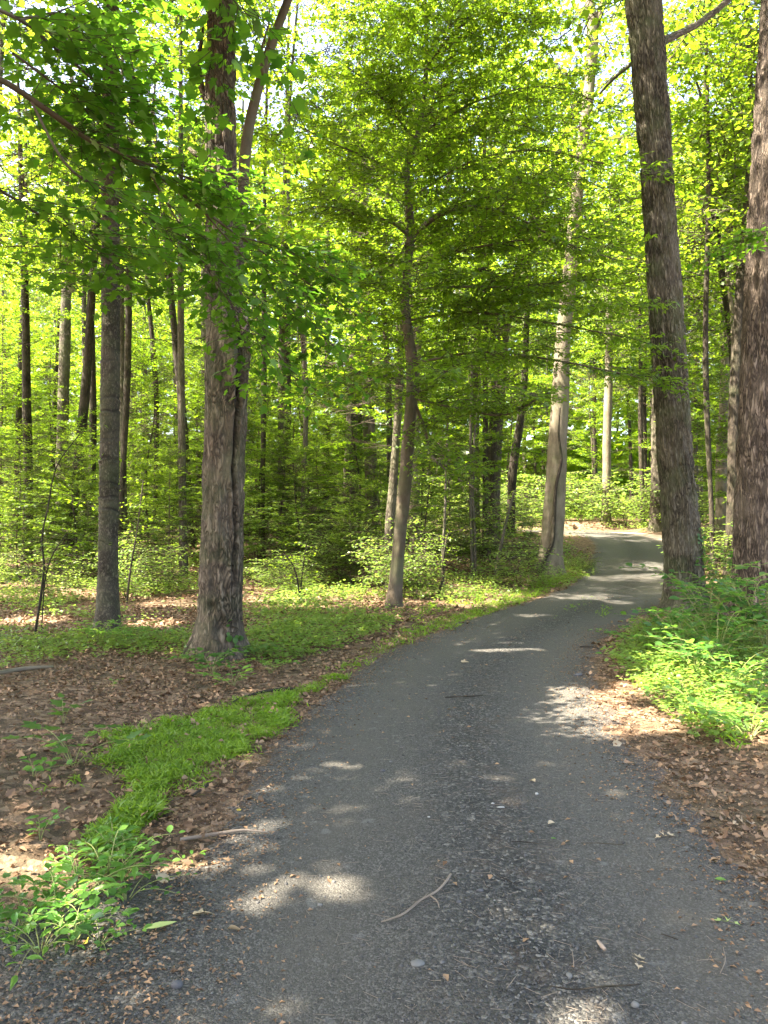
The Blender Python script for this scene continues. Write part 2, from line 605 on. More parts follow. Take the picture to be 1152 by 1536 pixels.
def road_mat():
    m, t, out = nodes_of('gravel_and_worn_tarmac')
    N = NT(t)
    co = N.n('ShaderNodeTexCoord').outputs['Object']
    u = N.n('ShaderNodeAttribute', attribute_name='across').outputs['Fac']
    loose = N.n('ShaderNodeAttribute', attribute_name='loose').outputs['Fac']
    v1 = N.voro(co, 64)
    v2 = N.voro(co, 140)
    c1 = N.n('ShaderNodeSeparateColor', i_0=v1.outputs['Color']).outputs[0]
    c2 = N.n('ShaderNodeSeparateColor', i_0=v2.outputs['Color']).outputs[1]
    big = N.noise(co, 1.1, 5, .6)
    mid = N.noise(co, 6, 5, .65)
    stone = N.ramp(c1, [(0, (.008, .008, .008)), (.5, (.029, .029, .027)), (.85, (.08, .078, .071)), (1, (.23, .22, .195))])
    grit = N.ramp(c2, [(0, (.019, .019, .018)), (.6, (.051, .0495, .045)), (1, (.15, .145, .13))])
    k = N.math('ADD', N.math('MULTIPLY', loose, .9), N.math('MULTIPLY', N.math('SUBTRACT', mid, .5), 1.6), clamp=True)
    col = N.mix(k, grit, stone)
    col = N.mix(N.math('MULTIPLY', N.ramp(big, [(.4, (0, 0, 0)), (.65, (1, 1, 1))]), .4), col, (.068, .061, .05))
    # dusty wheel tracks, brown crumbs trodden into the middle, pale worn patches of old tarmac
    trk = N.n('ShaderNodeAttribute', attribute_name='track').outputs['Fac']
    col = N.mix(N.math('MULTIPLY', trk, N.math('ADD', .15, N.math('MULTIPLY', N.noise(co, 2.3, 5, .6), .65)), clamp=True), col, (.078, .071, .058))
    crumbs = N.ramp(N.noise(co, 3.1, 6, .7), [(.52, (0, 0, 0)), (.64, (1, 1, 1))])
    col = N.mix(N.math('MULTIPLY', crumbs, N.math('MULTIPLY', loose, .42)), col, (.085, .055, .034))
    worn = N.ramp(N.noise(co, 7.3, 3, .5), [(.66, (0, 0, 0)), (.70, (1, 1, 1))])
    col = N.mix(N.math('MULTIPLY', worn, .45), col, (.15, .148, .14))
    edge = N.n('ShaderNodeAttribute', attribute_name='verge').outputs['Fac']
    ef = N.math('MULTIPLY', N.math('ADD', edge, N.math('MULTIPLY', N.math('SUBTRACT', mid, .5), .9)), .8, clamp=True)
    col = N.mix(N.math('MULTIPLY', ef, edge), col, (.15, .10, .07))
    sand = N.n('ShaderNodeAttribute', attribute_name='sand').outputs['Fac']
    col = N.mix(sand, col, (.34, .28, .22))
    h = N.math('ADD', N.math('MULTIPLY', N.math('MULTIPLY', v1.outputs['Distance'], -1.0), N.math('ADD', loose, .4)), N.math('MULTIPLY', v2.outputs['Distance'], -.4))
    h = N.math('ADD', h, N.math('MULTIPLY', N.noise(co, 400, 2), .15))
    b = N.n('ShaderNodeBump', i_Strength=1.0, i_Distance=.014, i_Height=h)
    p = N.n('ShaderNodeBsdfPrincipled', i_Roughness=.82)
    p.inputs['Specular IOR Level'].default_value = .35
    t.links.new(col, p.inputs['Base Color'])
    t.links.new(b.outputs[0], p.inputs['Normal'])
    t.links.new(p.outputs[0], out.inputs[0])
    return m


def stone_mat(name, a, b):
    m, t, out = nodes_of(name)
    N = NT(t)
    co = N.n('ShaderNodeTexCoord').outputs['Object']
    tint = N.n('ShaderNodeAttribute', attribute_name='tint').outputs['Fac']
    f = N.math('ADD', N.math('MULTIPLY', tint, .7), N.math('MULTIPLY', N.noise(co, 60, 4), .35))
    col = N.ramp(f, [(.1, a), (.75, b), (1, tuple(min(1, x * 1.9) for x in b))])
    p = N.n('ShaderNodeBsdfPrincipled', i_Roughness=.8)
    t.links.new(col, p.inputs['Base Color'])
    t.links.new(p.outputs[0], out.inputs[0])
    return m


M_ground, M_road = ground_mat(), road_mat()
M_stone = stone_mat('gravel_stone', (.02, .02, .02), (.085, .083, .078))
M_palestone = stone_mat('pale_stone', (.075, .075, .072), (.13, .129, .122))
M_darkstone = stone_mat('dark_stone', (.03, .03, .033), (.08, .08, .085))
M_white = stone_mat('white_scrap', (.22, .22, .2), (.32, .32, .3))

# ------------------------------------------------------------------ forest floor and road
gy = np.concatenate([np.arange(-60, -2, 2.5), np.arange(-2, 16, .16), np.arange(16, 46, .4), np.arange(46, 180, 4)])
gx = np.concatenate([np.arange(-110, -13, 4), np.arange(-13, 14, .16), np.arange(14, 111, 4)])
GX, GY = np.meshgrid(gx, gy)
GZ = ground(GX, GY)
nx, ny = len(gx), len(gy)
ii = np.arange(ny - 1)[:, None] * nx + np.arange(nx - 1)[None]
GQ = np.stack([ii, ii + 1, ii + nx + 1, ii + nx], -1).reshape(-1, 4)
link('forest_floor', make_mesh('forest_floor', np.stack([GX, GY, GZ], -1).reshape(-1, 3), [GQ], M_ground), kind='structure')

ry = np.concatenate([np.arange(-25, 1, .5), np.arange(1, 16, .07), np.arange(16, 42.2, .2)])
ru = np.linspace(-1, 1, 56)
RY = np.repeat(ry[:, None], 56, 1)
rs = (road_x(ry + .05) - road_x(ry - .05)) / .1
hwr = half_width(ry, np.ones_like(ry)) + .35
hwl = half_width(ry, -np.ones_like(ry)) + .35
RU = np.where(ru[None] > 0, ru[None] * hwr[:, None], ru[None] * hwl[:, None])
nx_, ny_ = 1 / np.sqrt(1 + rs ** 2), -rs / np.sqrt(1 + rs ** 2)
RX = road_x(RY) + RU * nx_[:, None]
RYY = RY + RU * ny_[:, None]
ed = np.abs(RU) - (np.where(RU > 0, hwr[:, None], hwl[:, None]) - .35)
RZ = ground(RX, RYY) + .022 - smooth(-.22, .3, ed + .26 * noise2(RX, RYY, 1.3, 4.4, 4) + .08 * noise2(RX, RYY, 9, 1.4, 2)) * .075
RZ += .0035 * noise2(RX, RYY, 11, 5.5, 2)
ii = np.arange(len(ry) - 1)[:, None] * 56 + np.arange(55)[None]
RQ = np.stack([ii, ii + 1, ii + 57, ii + 56], -1).reshape(-1, 4)
loose = np.exp(-((RU - .12) / .33) ** 2) + smooth(.95, 1.35, np.abs(RU)) * .8
sand = smooth(1.1, 1.9, RU) * smooth(27.5, 30, RY)
link('gravel_road', make_mesh('gravel_road', np.stack([RX, RYY, RZ], -1).reshape(-1, 3), [RQ], M_road,
     attrs={'across': RU.ravel(), 'track': (np.exp(-((RU + .72) / .3) ** 2) + .8 * np.exp(-((RU - .85) / .3) ** 2)).ravel(), 'loose': np.clip(loose, 0, 1).ravel(), 'verge': smooth(-.35, .12, ed).ravel(), 'sand': sand.ravel()}), kind='structure')


def surf(x, y):
    """top of whatever lies at x,y: road or forest floor"""
    u = road_u(x, y)
    e = np.abs(u) - half_width(y, u)
    r = .022 - smooth(-.22, .3, e + .26 * noise2(x, y, 1.3, 4.4, 4) + .08 * noise2(x, y, 9, 1.4, 2)) * .075 + .0035 * noise2(x, y, 11, 5.5, 2)
    return ground(x, y) + np.maximum(r, 0) * (e < .35)


def hits(px, py):
    p = hit(px, py)
    return np.array([p[0], p[1], float(surf(p[0:1], p[1:2])[0])])


# ------------------------------------------------------------------ gaps cut in the leaves to shape the sunlight: where the sun reaches the ground in the photo
FLECKS = [(425, 1338, .09), (470, 1336, .11), (535, 1350, .05), (385, 1350, .06), (395, 1280, .09), (365, 1262, .06), (410, 1255, .04), (295, 1315, .10), (20, 1300, .18), (100, 1350, .12),
          (150, 1400, .08), (498, 1207, .05), (430, 1190, .04), (520, 1245, .04), (600, 1190, .03), (830, 1082, .20), (880, 1060, .42), (925, 1075, .46), (965, 1085, .36), (790, 1080, .16),
          (850, 1040, .22), (910, 1045, .25), (735, 975, .28), (785, 973, .24), (890, 1100, .2), (815, 1108, .06), (1010, 1000, .3), (1060, 1020, .4), (1110, 1030, .4),
          (985, 1035, .4), (620, 1030, .05), (1080, 1070, .35), (1140, 1100, .3), (880, 1505, .03), (690, 1090, .06), (730, 1090, .05), (600, 1027, .05),
          (930, 808, 2.0), (880, 812, 1.5), (905, 828, .7), (955, 850, .6), (960, 880, .5), (880, 898, .45), (940, 865, .4), (985, 805, 2.0), (960, 830, .7),
          (930, 905, .3), (860, 890, .35), (800, 925, .25), (700, 905, .7),
          (60, 885, 1.3), (190, 890, 1.2), (30, 835, 2.2), (120, 850, 2.0), (480, 850, 2.2), (540, 835, 2.0), (420, 880, 1.3), (585, 865, 1.2), (680, 885, .8),
          (275, 905, .8), (250, 860, 1.4), (640, 845, 1.5), (560, 890, .8), (320, 845, 1.4), (450, 910, .6), (60, 930, .6), (240, 935, .5)]
FP = np.array([[*hit(a, b)[:2], r] for a, b, r in FLECKS] + [[-3, 30, 3.2], [-5.8, 27, 2.8], [-1.5, 34.5, 2.8], [-8, 30.5, 2.6], [1.5, 29, 2.0]])   # the last: gaps added to let sun into the glade


def shade_keep(rng, P, extra=0.0):
    """False for leaves that hang in one of the gaps cut for sunlight"""
    z = P[:, 2]
    gx_, gy_ = P[:, 0] - S[0] / S[2] * z, P[:, 1] - S[1] / S[2] * z
    gz = rise(gy_)
    gx_, gy_ = P[:, 0] - S[0] / S[2] * (z - gz), P[:, 1] - S[1] / S[2] * (z - gz)
    wav = noise2(gx_, gy_, 4.2, 7.7, 3)
    keep = np.ones(len(P), bool)
    for x, y, r in FP:
        keep &= (gx_ - x) ** 2 + (gy_ - y) ** 2 > ((r * 1.08 + .09) * (1 + (.8 if r < .18 else .4) * wav)) ** 2
    return keep


# ------------------------------------------------------------------ crowns shared between trees
UNDER, TALL = [], []
for v in range(4):
    rng = np.random.default_rng(100 + v)
    A, B, lp, ld, ln, ls = [], [], [], [], [], []
    Hh = 9.0
    nb = 54
    for b in range(nb):
        f = (b + .5) / nb
        z = 1.6 + f * (Hh - 1.9)
        Lb = (1.1 + 2.3 * math.sin(math.pi * min(1, .25 + f * .75)) ** .9) * rng.uniform(.6, 1.15)
        P = bend(np.array([0, 0, z]), b * 2.4 + rng.uniform(-.4, .4), rng.uniform(.05, .45) + f * .5, Lb, rng.uniform(.05, .3), rng)
        a = spray(rng, P, .15, .85, .065, .10, .34)
        A += [P[:-1], a[0]]
        B += [P[1:], a[1]]
        for l, q in zip((lp, ld, ln, ls), a[2:]):
            l.append(q)
    A, B = np.vstack(A), np.vstack(B)
    le = np.linalg.norm(B - A, axis=1)
    lp, ld, ln, ls = np.vstack(lp), np.vstack(ld), np.vstack(ln), np.concatenate(ls)
    k = fbm(lp * np.array([.8, .8, 1.3]) + v * 7, 2) > -.06
    UNDER.append((leaves_mesh('understory_crown', L_star(), lp[k], ld[k], ln[k], ls[k] * 1.1, M_maple),
                  twigs_mesh('understory_twigs', A, B, np.full(len(A), .007), np.full(len(A), .004), B_twig)))


def tall_crown_arrays(rng, R=4.6, z0=0.0, z1=11.0, nb=64, lsize=.15, lgap=.085, gap=.19, hole=.03):
    A, B, lp, ld, ln, ls = [], [], [], [], [], []
    for b in range(nb):
        f = (b + .5) / nb
        Lb = R * (.55 + .6 * math.sin(math.pi * min(1, .22 + .7 * f))) * rng.uniform(.6, 1.1)
        P = bend(np.array([0, 0, z0 + f * (z1 - z0) * .82]), b * 2.4 + rng.uniform(-.5, .5), rng.uniform(-.05, .5) + .5 * f, Lb, rng.uniform(-.05, .2), rng)
        a = spray(rng, P, gap, 1.0, lgap, lsize, .55, .2, .35)
        A += [P[:-1], a[0]]
        B += [P[1:], a[1]]
        for l, q in zip((lp, ld, ln, ls), a[2:]):
            l.append(q)
    lp, ld, ln, ls = np.vstack(lp), np.vstack(ld), np.vstack(ln), np.concatenate(ls)
    k = fbm(lp * .62 + rng.uniform(0, 50), 2) > hole
    return np.vstack(A), np.vstack(B), lp[k], ld[k], ln[k], ls[k]


for v in range(6):
    rng = np.random.default_rng(200 + v)
    A, B, lp, ld, ln, ls = tall_crown_arrays(rng, hole=-.14 if v < 3 else .14, lsize=.15 if v < 3 else .17)
    TALL.append((leaves_mesh('tall_crown', L_folded(.42), lp, ld, ln, ls, M_canopy), twigs_mesh('tall_twigs', A[:: 1 if v < 3 else 2], B[:: 1 if v < 3 else 2], np.full(len(A[:: 1 if v < 3 else 2]), .009), np.full(len(A[:: 1 if v < 3 else 2]), .004), B_grey)))


def add_crown(root, kind, v, loc, rz, sc):
    cm, tm = (UNDER if kind == 'u' else TALL)[v % 4 if kind == 'u' else v % 3 + 3 * (kind == 's')]
    for nm, me in (('crown', cm), ('twigs', tm)):
        o = link(nm, me, root, Vector(loc), 'stuff')
        o.rotation_euler = (0, 0, rz)
        o.scale = sc


# ------------------------------------------------------------------ trees with traced trunks
def trace(poly, Y, lean=0.0):
    """rows (px,py,width px) seen at depth Y -> rows x,y,z,r ; lean = metres nearer per metre of height"""
    out = []
    z0 = None
    for px, py, w in poly:
        p = at(px, py, Y)
        if z0 is None:
            z0 = p[2]
        if lean:
            for _ in range(3):
                p = at(px, py, Y - lean * max(0, p[2] - z0))
        out.append([*p, w / 2 / FPX * p[1]])
    return np.array(out)


def furrow(fs, amp, stretch=.13):
    """ridged bark relief on real geometry"""
    def f(TH, L, co, R):
        q = co * np.array([fs, fs, fs * stretch])
        q = q + .5 * np.stack([vnoise(q * .6), vnoise(q * .6 + 9), np.zeros_like(L)], -1)
        a = np.minimum(np.abs(vnoise(q)) * 2.2, 1)
        b = np.minimum(np.abs(vnoise(q * 2.1 + 5)) * 2.2, 1)
        return amp * (a ** 1.5 - .6 + .45 * (b - .6)) + amp * .25 * vnoise(q * np.array([4.5, 4.5, 12]))
    return f


def tree(name, label, poly, bark, Y=None, lean=0.0, seg=14, step=.25, disp=None, flare=.35, top=None, group=None, seed=0.0, wob=.05, scar=None):
    """thing + trunk; poly from the foot up. -> root, world path"""
    b = hit(poly[0][0], poly[0][1])
    Yb = b[1] if Y is None else Y
    W = trace(poly, Yb, lean)
    base = np.array([W[0, 0], W[0, 1], float(ground(W[0:1, 0], W[0:1, 1])[0])])
    if Y is not None and abs(W[0, 2] - base[2]) > .02:           # foot hidden in the photo: carry the trunk on down to the ground
        if W[0, 2] > base[2]:
            W = np.vstack([[W[0, 0] - (W[1, 0] - W[0, 0]) * .3, W[0, 1], base[2], W[0, 3] * 1.1], W])
            base[:2] = W[0, :2]
        else:
            W[0, 2] = base[2]
    if top:
        d = W[-1, :3] - W[-2, :3]
        d = d / max(d[2], .1)
        W = np.vstack([W, [*(W[-1, :3] + d * (top - W[-1, 2])), max(.03, W[-1, 3] * .45)]])
    d0 = W[0].copy()
    d0[2] -= .3
    W[0, 2] = max(W[0, 2], base[2])
    W = np.vstack([d0, W])
    root = thing(name, label, 'tree', base, group)
    D, _ = catmull(W, step)
    D[:, :3] -= base
    V, Q, T, C = tube(D, seg, disp=disp, flare=flare, wob=wob, seed=seed + poly[0][0] * .013)
    at_ = {'bark_co': C}
    if scar is not None:
        n = len(D)
        L = np.concatenate([[0], np.cumsum(np.linalg.norm(np.diff(D[:, :3], axis=0), axis=1))])
        at_['scar'] = np.append(scar(np.repeat(np.linspace(0, 2 * np.pi, seg, endpoint=False)[None], n, 0), np.repeat(L[:, None], seg, 1)).ravel(), 0)
    link('trunk', make_mesh('trunk', V, [Q, T], bark, attrs=at_), root)
    return root, W


def limb(root, pts, bark, nm='branch', seg=8, step=.12, wob=.06):
    P = np.array(pts, float)
    b = np.array(root.location)
    P[:, :3] -= b
    D, _ = catmull(P, step)
    V, Q, T, C = tube(D, seg, wob=wob, seed=float(P[0, 2]))
    return link(nm, make_mesh(nm, V, [Q, T], bark, attrs={'bark_co': C}), root)


def pixlimb(root, poly, Y, bark, dY=0.0, **kw):
    n = len(poly)
    W = np.array([[*at(px, py, Y + dY * i / (n - 1)), w / 2 / FPX * (Y + dY * i / (n - 1))] for i, (px, py, w) in enumerate(poly)])
    limb(root, W, bark, **kw)
    return W


def own_crown(root, rng, W, n0, tmpl, mat, filt=True, **kw):
    """crown leaves of its own on a tall trunk, thinned where gaps are cut for sunlight"""
    b = np.array(root.location)
    A, B, lp, ld, ln, ls = tall_crown_arrays(rng, **kw)
    off = W[-1, :3].copy()
    off[2] = 0
    k = shade_keep(rng, lp + off) if filt else np.ones(len(lp), bool)
    link('crown', leaves_mesh('crown', tmpl, lp[k] + off - b, ld[k], ln[k], ls[k], mat), root, kind='stuff')
    link('twigs', twigs_mesh('twigs', A + off - b, B + off - b, np.full(len(A), .014), np.full(len(A), .006), B_twig), root, kind='stuff')


RB = np.random.default_rng(31)
big = dict(R=5.4, nb=60, lsize=.2, lgap=.13, gap=.30, hole=-.25)


# banded trunk on the left
def band_lines(TH, L):
    rg = np.random.default_rng(4)
    z = 2.2
    while z < 11.5:
        a, ph, dp = rg.uniform(-.03, .03), rg.uniform(0, 6), rg.uniform(.35, 1.2)
        yield L - (z + a * np.cos(TH + ph) + .014 * np.cos(3 * TH + ph)), dp * (.65 + .35 * np.cos(TH - ph * 2))
        z += rg.uniform(.14, .6)


def band_disp(TH, L, co, R):
    o = .007 * vnoise(co * np.array([14, 14, 3])) + .005 * vnoise(co * np.array([40, 40, 25]))
    for d, k in band_lines(TH, L):
        o = o + k * (.02 * np.exp(-((d + .03) / .03) ** 2) - .02 * np.exp(-((d - .01) / .018) ** 2))
    return o


def band_scar(TH, L):
    o = 0
    for d, k in band_lines(TH, L):
        o = np.maximum(o, np.minimum(1, 1.1 * k) * np.exp(-((d - .008) / .02) ** 2))
    return o


r1, W1 = tree('banded_tree', 'slim grey trunk ringed by dark bands left of the split oak', [(162, 952, 36), (162, 905, 32), (164, 700, 28), (166, 450, 27), (166, 200, 24), (167, 0, 22)],
              B_band, seg=48, step=.02, disp=band_disp, scar=band_scar, flare=.5, top=17, wob=.03)
own_crown(r1, RB, W1, 0, L_folded(.42), M_canopy, z0=12, z1=19, **big)


# split oak
def oak_crack(TH, L):
    """distance round the trunk from the long crack, its width and where it runs"""
    cen = -.80 + .10 * np.sin(L * 1.3) + .06 * np.sin(L * 4.1) + .03 * np.sin(L * 11) + .12 * smooth(3.0, 4.6, L)
    dth = (TH - cen + np.pi) % (2 * np.pi) - np.pi
    return dth, .085 + .07 * smooth(3.2, 4.4, L), smooth(.9, 1.6, L) * (1 - smooth(4.5, 4.65, L))


def oak_disp(TH, L, co, R):
    o = furrow(15, .022, .2)(TH, L, co, R)
    dth, wd, on = oak_crack(TH, L)
    o = o - on * (.07 + .05 * smooth(3, 4.3, L)) * np.exp(-(dth / wd) ** 2) + on * .026 * np.exp(-((np.abs(dth) - wd * 2.3) / .09) ** 2)
    o = o + .10 * np.exp(-((L - 4.15) / .5) ** 2) * np.exp(-(dth / .6) ** 2)
    # old knot holes near the foot
    for l0, t0, rr in ((.72, -1.35, .07), (.95, -1.75, .05)):
        dt = (TH - t0 + np.pi) % (2 * np.pi) - np.pi
        q = (dt * .3 / rr) ** 2 + ((L - l0) / (rr * 1.7)) ** 2
        o = o - .05 * np.exp(-q) + .02 * np.exp(-(np.sqrt(q) - 1.4) ** 2 / .15)
    return o


r2, W2 = tree('split_oak', 'stout oak with a long split down its right side and a torn fork', [(328, 985, 72), (329, 950, 66), (332, 850, 63), (336, 700, 62), (340, 560, 63), (341, 490, 62), (333, 420, 50), (331, 300, 46), (331, 150, 44), (332, 0, 40)],
              B_oak, seg=140, step=.042, disp=oak_disp, scar=lambda TH, L: oak_crack(TH, L)[2] * np.exp(-(oak_crack(TH, L)[0] / (oak_crack(TH, L)[1] * .7)) ** 2), flare=.55, top=18, wob=.03)
own_crown(r2, RB, W2, 0, L_folded(.42), M_canopy, z0=11, z1=20, **big)
Yo = W2[1, 1]
pixlimb(r2, [(352, 470, 14), (360, 380, 16), (364, 290, 17), (371, 205, 17), (388, 130, 15), (408, 65, 14), (432, 0, 12), (470, -100, 10)], Yo + .25, B_maple, dY=1.0, seg=12, step=.08)
pixlimb(r2, [(395, 112, 6), (392, 80, 4), (402, 40, 3)], Yo + .7, B_maple)
pixlimb(r2, [(312, 160, 7), (301, 125, 10), (298, 105, 9), (303, 55, 5), (305, 40, 3)], Yo + .15, B_oak, nm='broken_stub')
pixlimb(r2, [(312, 245, 10), (298, 235, 9), (283, 222, 6)], Yo - .2, B_oak, nm='broken_stub')
wb = at(364, 480, Yo - .20)
wd_, _ = catmull(np.array([[*at(362, 500, Yo - .16), .02], [*at(366, 485, Yo - .19), .05], [*at(364, 465, Yo - .15), .045], [*at(357, 445, Yo - .06), .015]]), .03)
wd_[:, :3] -= np.array(r2.location)
V, Q, T, C = tube(wd_, 12, wob=.3)
link('torn_wood', make_mesh('torn_wood', V, [Q, T], B_core, attrs={'bark_co': C}), r2)

# big furrowed trunks right of the road
r5, W5 = tree('tulip_poplar', 'tall grey furrowed trunk standing at the right edge of the road', [(1028, 915, 60), (1027, 880, 56), (1022, 800, 53), (1014, 700, 50), (1006, 580, 49), (998, 450, 48), (985, 250, 47), (965, 0, 51)],
              B_poplar, lean=.17, seg=140, step=.045, disp=furrow(17, .032, .14), flare=.5, top=17, wob=.025)
own_crown(r5, RB, W5, 0, L_folded(.42), M_canopy, z0=12.5, z1=20, **big)
Yp = W5[-2, 1]
pixlimb(r5, [(985, 68, 11), (1015, 52, 11), (1040, 40, 10), (1075, 15, 9), (1110, -15, 8), (1160, -40, 6)], Yp + .1, B_grey, dY=1.5)
pixlimb(r5, [(960, 85, 7), (942, 100, 6), (920, 118, 5), (900, 140, 3)], Yp + .4, B_grey, dY=3)

r6, W6 = tree('ruddy_oak', 'massive reddish brown trunk cut by the right edge of the view', [(1141, 885, 84), (1141, 850, 78), (1142, 760, 72), (1144, 675, 70), (1152, 450, 66), (1160, 250, 63), (1174, 0, 58)],
              B_red, Y=12.2, seg=120, step=.047, disp=furrow(17, .03, .14), flare=.45, top=18, wob=.02, seed=2)
own_crown(r6, RB, W6, 0, L_folded(.42), M_canopy, z0=12, z1=20, **big)

for i, (x, y, w, lab) in enumerate(((-10.6, 19.5, .15, 'tall slender tree at the far left whose crown fills the upper left corner'),
                                    (-8.6, 25.5, .14, 'tall slender tree halfway back left of the banded trunk'),
                                    (-4.2, 26.5, .12, 'tall slender tree halfway back right of the split oak'),
                                    (10.8, 22.5, .14, 'tall slender tree behind the ruddy trunk at right'),
                                    (9.2, 21.5, .10, 'slim tall tree standing between furrowed poplar and ruddy trunk'),
                                    (13.5, 27, .15, 'tall tree farther back at the right edge of the view'),
                                    (-7.4, 21.5, .12, 'tall slim tree behind the space between banded trunk and split oak'),
                                    (.2, 29.5, .15, 'tall tree far behind the crooked maple, rising above its top'),
                                    (3.9, 28, .14, 'tall tree behind the maple branches left of the cracked pale tree'),
                                    (-12.6, 23.5, .13, 'very tall tree closest to the left edge in the middle distance'),
                                    (-9.4, 31.5, .14, 'very tall straight tree far back left of the split oak'),
                                    (-2.75, 25.5, .11, 'tall tree seen behind the upper right fork of the split oak'))):
    rg = np.random.default_rng(900 + i)
    z = float(ground(np.array([x]), np.array([y]))[0])
    rt = thing('tall_tree', lab, 'tree', (x, y, z))
    W = np.array([[x, y, z - .3, w * 1.15], [x, y, z + .1, w], [x + rg.normal(0, .15), y, z + 6, w * .8], [x + rg.normal(0, .3), y, z + 12, w * .55], [x + rg.normal(0, .4), y, z + 23, .03]])
    limb(rt, W, (B_dark, B_grey)[i % 2], nm='trunk', seg=12, step=.3)
    own_crown(rt, rg, W, 0, L_folded(.42), M_canopy, R=4.3, nb=50, lsize=.17, lgap=.11, gap=.26, hole=-.3, z0=(11 if i > 5 else 8 if x < 0 else 8.5), z1=25)

# ------------------------------------------------------------------ maple in the middle
r3, W3 = tree('middle_maple', 'crooked maple leaning over the left verge with wide layered branches', [(590, 912, 22.7), (594, 870, 20.2), (600, 800, 19.3), (608, 720, 19.3), (613, 650, 18.5), (618, 590, 18.5), (618, 545, 19), (613, 505, 16), (609, 470, 13.4), (611, 400, 12.6), (616, 355, 13.4), (612, 290, 10.1), (612, 245, 9.2), (626, 205, 9.2), (635, 150, 6.7), (640, 80, 5.9), (637, 0, 4.2)],
              B_maple, seg=40, step=.05, flare=.35, wob=.08, disp=lambda TH, L, co, R: .006 * vnoise(co * np.array([16, 16, 5])))
Ym = W3[1, 1]
rng = np.random.default_rng(5)
branches = [pixlimb(r3, p, Ym, B_maple, dY=dy, seg=8, step=.15) for p, dy in (
    ([(618, 360, 11), (640, 335, 9), (665, 318, 8), (700, 305, 7), (735, 292, 5), (775, 270, 3)], 1.2),
    ([(625, 350, 6), (660, 322, 5), (710, 310, 5), (760, 320, 4), (820, 350, 3), (880, 380, 2)], -2.0),
    ([(614, 355, 6), (590, 335, 5), (565, 327, 4), (545, 325, 4), (510, 312, 3), (470, 310, 2)], -1.0),
    ([(612, 360, 4), (595, 390, 3), (570, 410, 3), (545, 425, 2)], -.6),
    ([(621, 600, 4), (640, 655, 5), (645, 680, 4), (675, 710, 3), (715, 735, 2)], -1.0),
    ([(621, 598, 4), (650, 605, 3), (700, 615, 3), (760, 622, 3), (820, 590, 2)], -2.2),
    ([(606, 578, 4), (578, 563, 3), (550, 580, 3), (515, 595, 3), (475, 585, 2), (435, 562, 2)], -1.5),
    ([(614, 440, 4), (660, 432, 3), (720, 430, 3), (790, 432, 2)], -1.5),
    ([(638, 175, 4), (680, 135, 3), (740, 100, 2)], 1.5),
    ([(650, 235, 3), (690, 205, 3), (740, 165, 2), (790, 130, 2)], 2.0),
    ([(612, 270, 4), (560, 240, 3), (500, 215, 2), (450, 190, 2)], -1.2),
    ([(628, 215, 4), (590, 170, 3), (560, 130, 2), (520, 100, 2)], -1),
    ([(640, 100, 3), (680, 50, 3), (730, 10, 2)], -1.5),
    ([(637, 60, 3), (600, 20, 2), (540, -20, 2)], 1.5),
    ([(617, 480, 4), (700, 468, 3), (800, 480, 3), (935, 505, 2)], -1.5),
    ([(612, 300, 4), (700, 245, 3), (800, 225, 3), (905, 245, 2)], -1.8),
    ([(630, 200, 4), (720, 150, 3), (820, 130, 2), (905, 155, 2)], -1.0),
    ([(619, 545, 4), (720, 528, 3), (830, 540, 3), (955, 565, 2)], -2.2),
    ([(614, 400, 4), (720, 370, 3), (820, 360, 2), (925, 390, 2)], -2.4))]
A, B, lp, ld, ln, ls = [], [], [], [], [], []
paths = [b[:, :3] for b in branches]
for W in branches:                                                    # secondary boughs along the traced ones
    D, _ = catmull(W, .2)
    for s in np.linspace(.3, .95, 4):
        p = D[int(s * (len(D) - 1)), :3]
        dr = D[-1, :3] - D[0, :3]
        az = math.atan2(dr[1], dr[0]) + rng.choice([-1, 1]) * rng.uniform(.4, 1.1)
        paths.append(bend(p, az, rng.uniform(-.05, .35), rng.uniform(1.0, 2.2), rng.uniform(.05, .25), rng))
Dm, _ = catmull(W3, .1)
for b in range(92):
    f = (b + .5) / 92
    z = 4.0 + f * 9
    k = int(np.argmin(np.abs(Dm[:, 2] - z)))
    Lb = (1.6 + 2.6 * math.sin(math.pi * min(1, .2 + .75 * f))) * rng.uniform(.6, 1.15)
    az = b * 2.4 + rng.uniform(-.5, .5)
    Lb *= 1 + .35 * math.cos(az)                                     # reaches further over the road
    paths.append(bend(np.array([*Dm[k, :2], z]), az, rng.uniform(.05, .55) + .4 * f, Lb, rng.uniform(.08, .32), rng))
for P in paths:
    a = spray(rng, P, .165, .85, .07, .108, .46, .12, .28)
    A += [P[:-1], a[0]]
    B += [P[1:], a[1]]
    for l, q in zip((lp, ld, ln, ls), a[2:]):
        l.append(q)
A, B, lp, ld, ln, ls = np.vstack(A), np.vstack(B), np.vstack(lp), np.vstack(ld), np.vstack(ln), np.concatenate(ls)
b3 = np.array(r3.location)
k = shade_keep(rng, lp)
link('crown', leaves_mesh('crown', L_star(), lp[k] - b3, ld[k], ln[k], ls[k], M_maple), r3, kind='stuff')
link('twigs', twigs_mesh('twigs', A - b3, B - b3, np.full(len(A), .007), np.full(len(A), .004), B_twig), r3, kind='stuff')

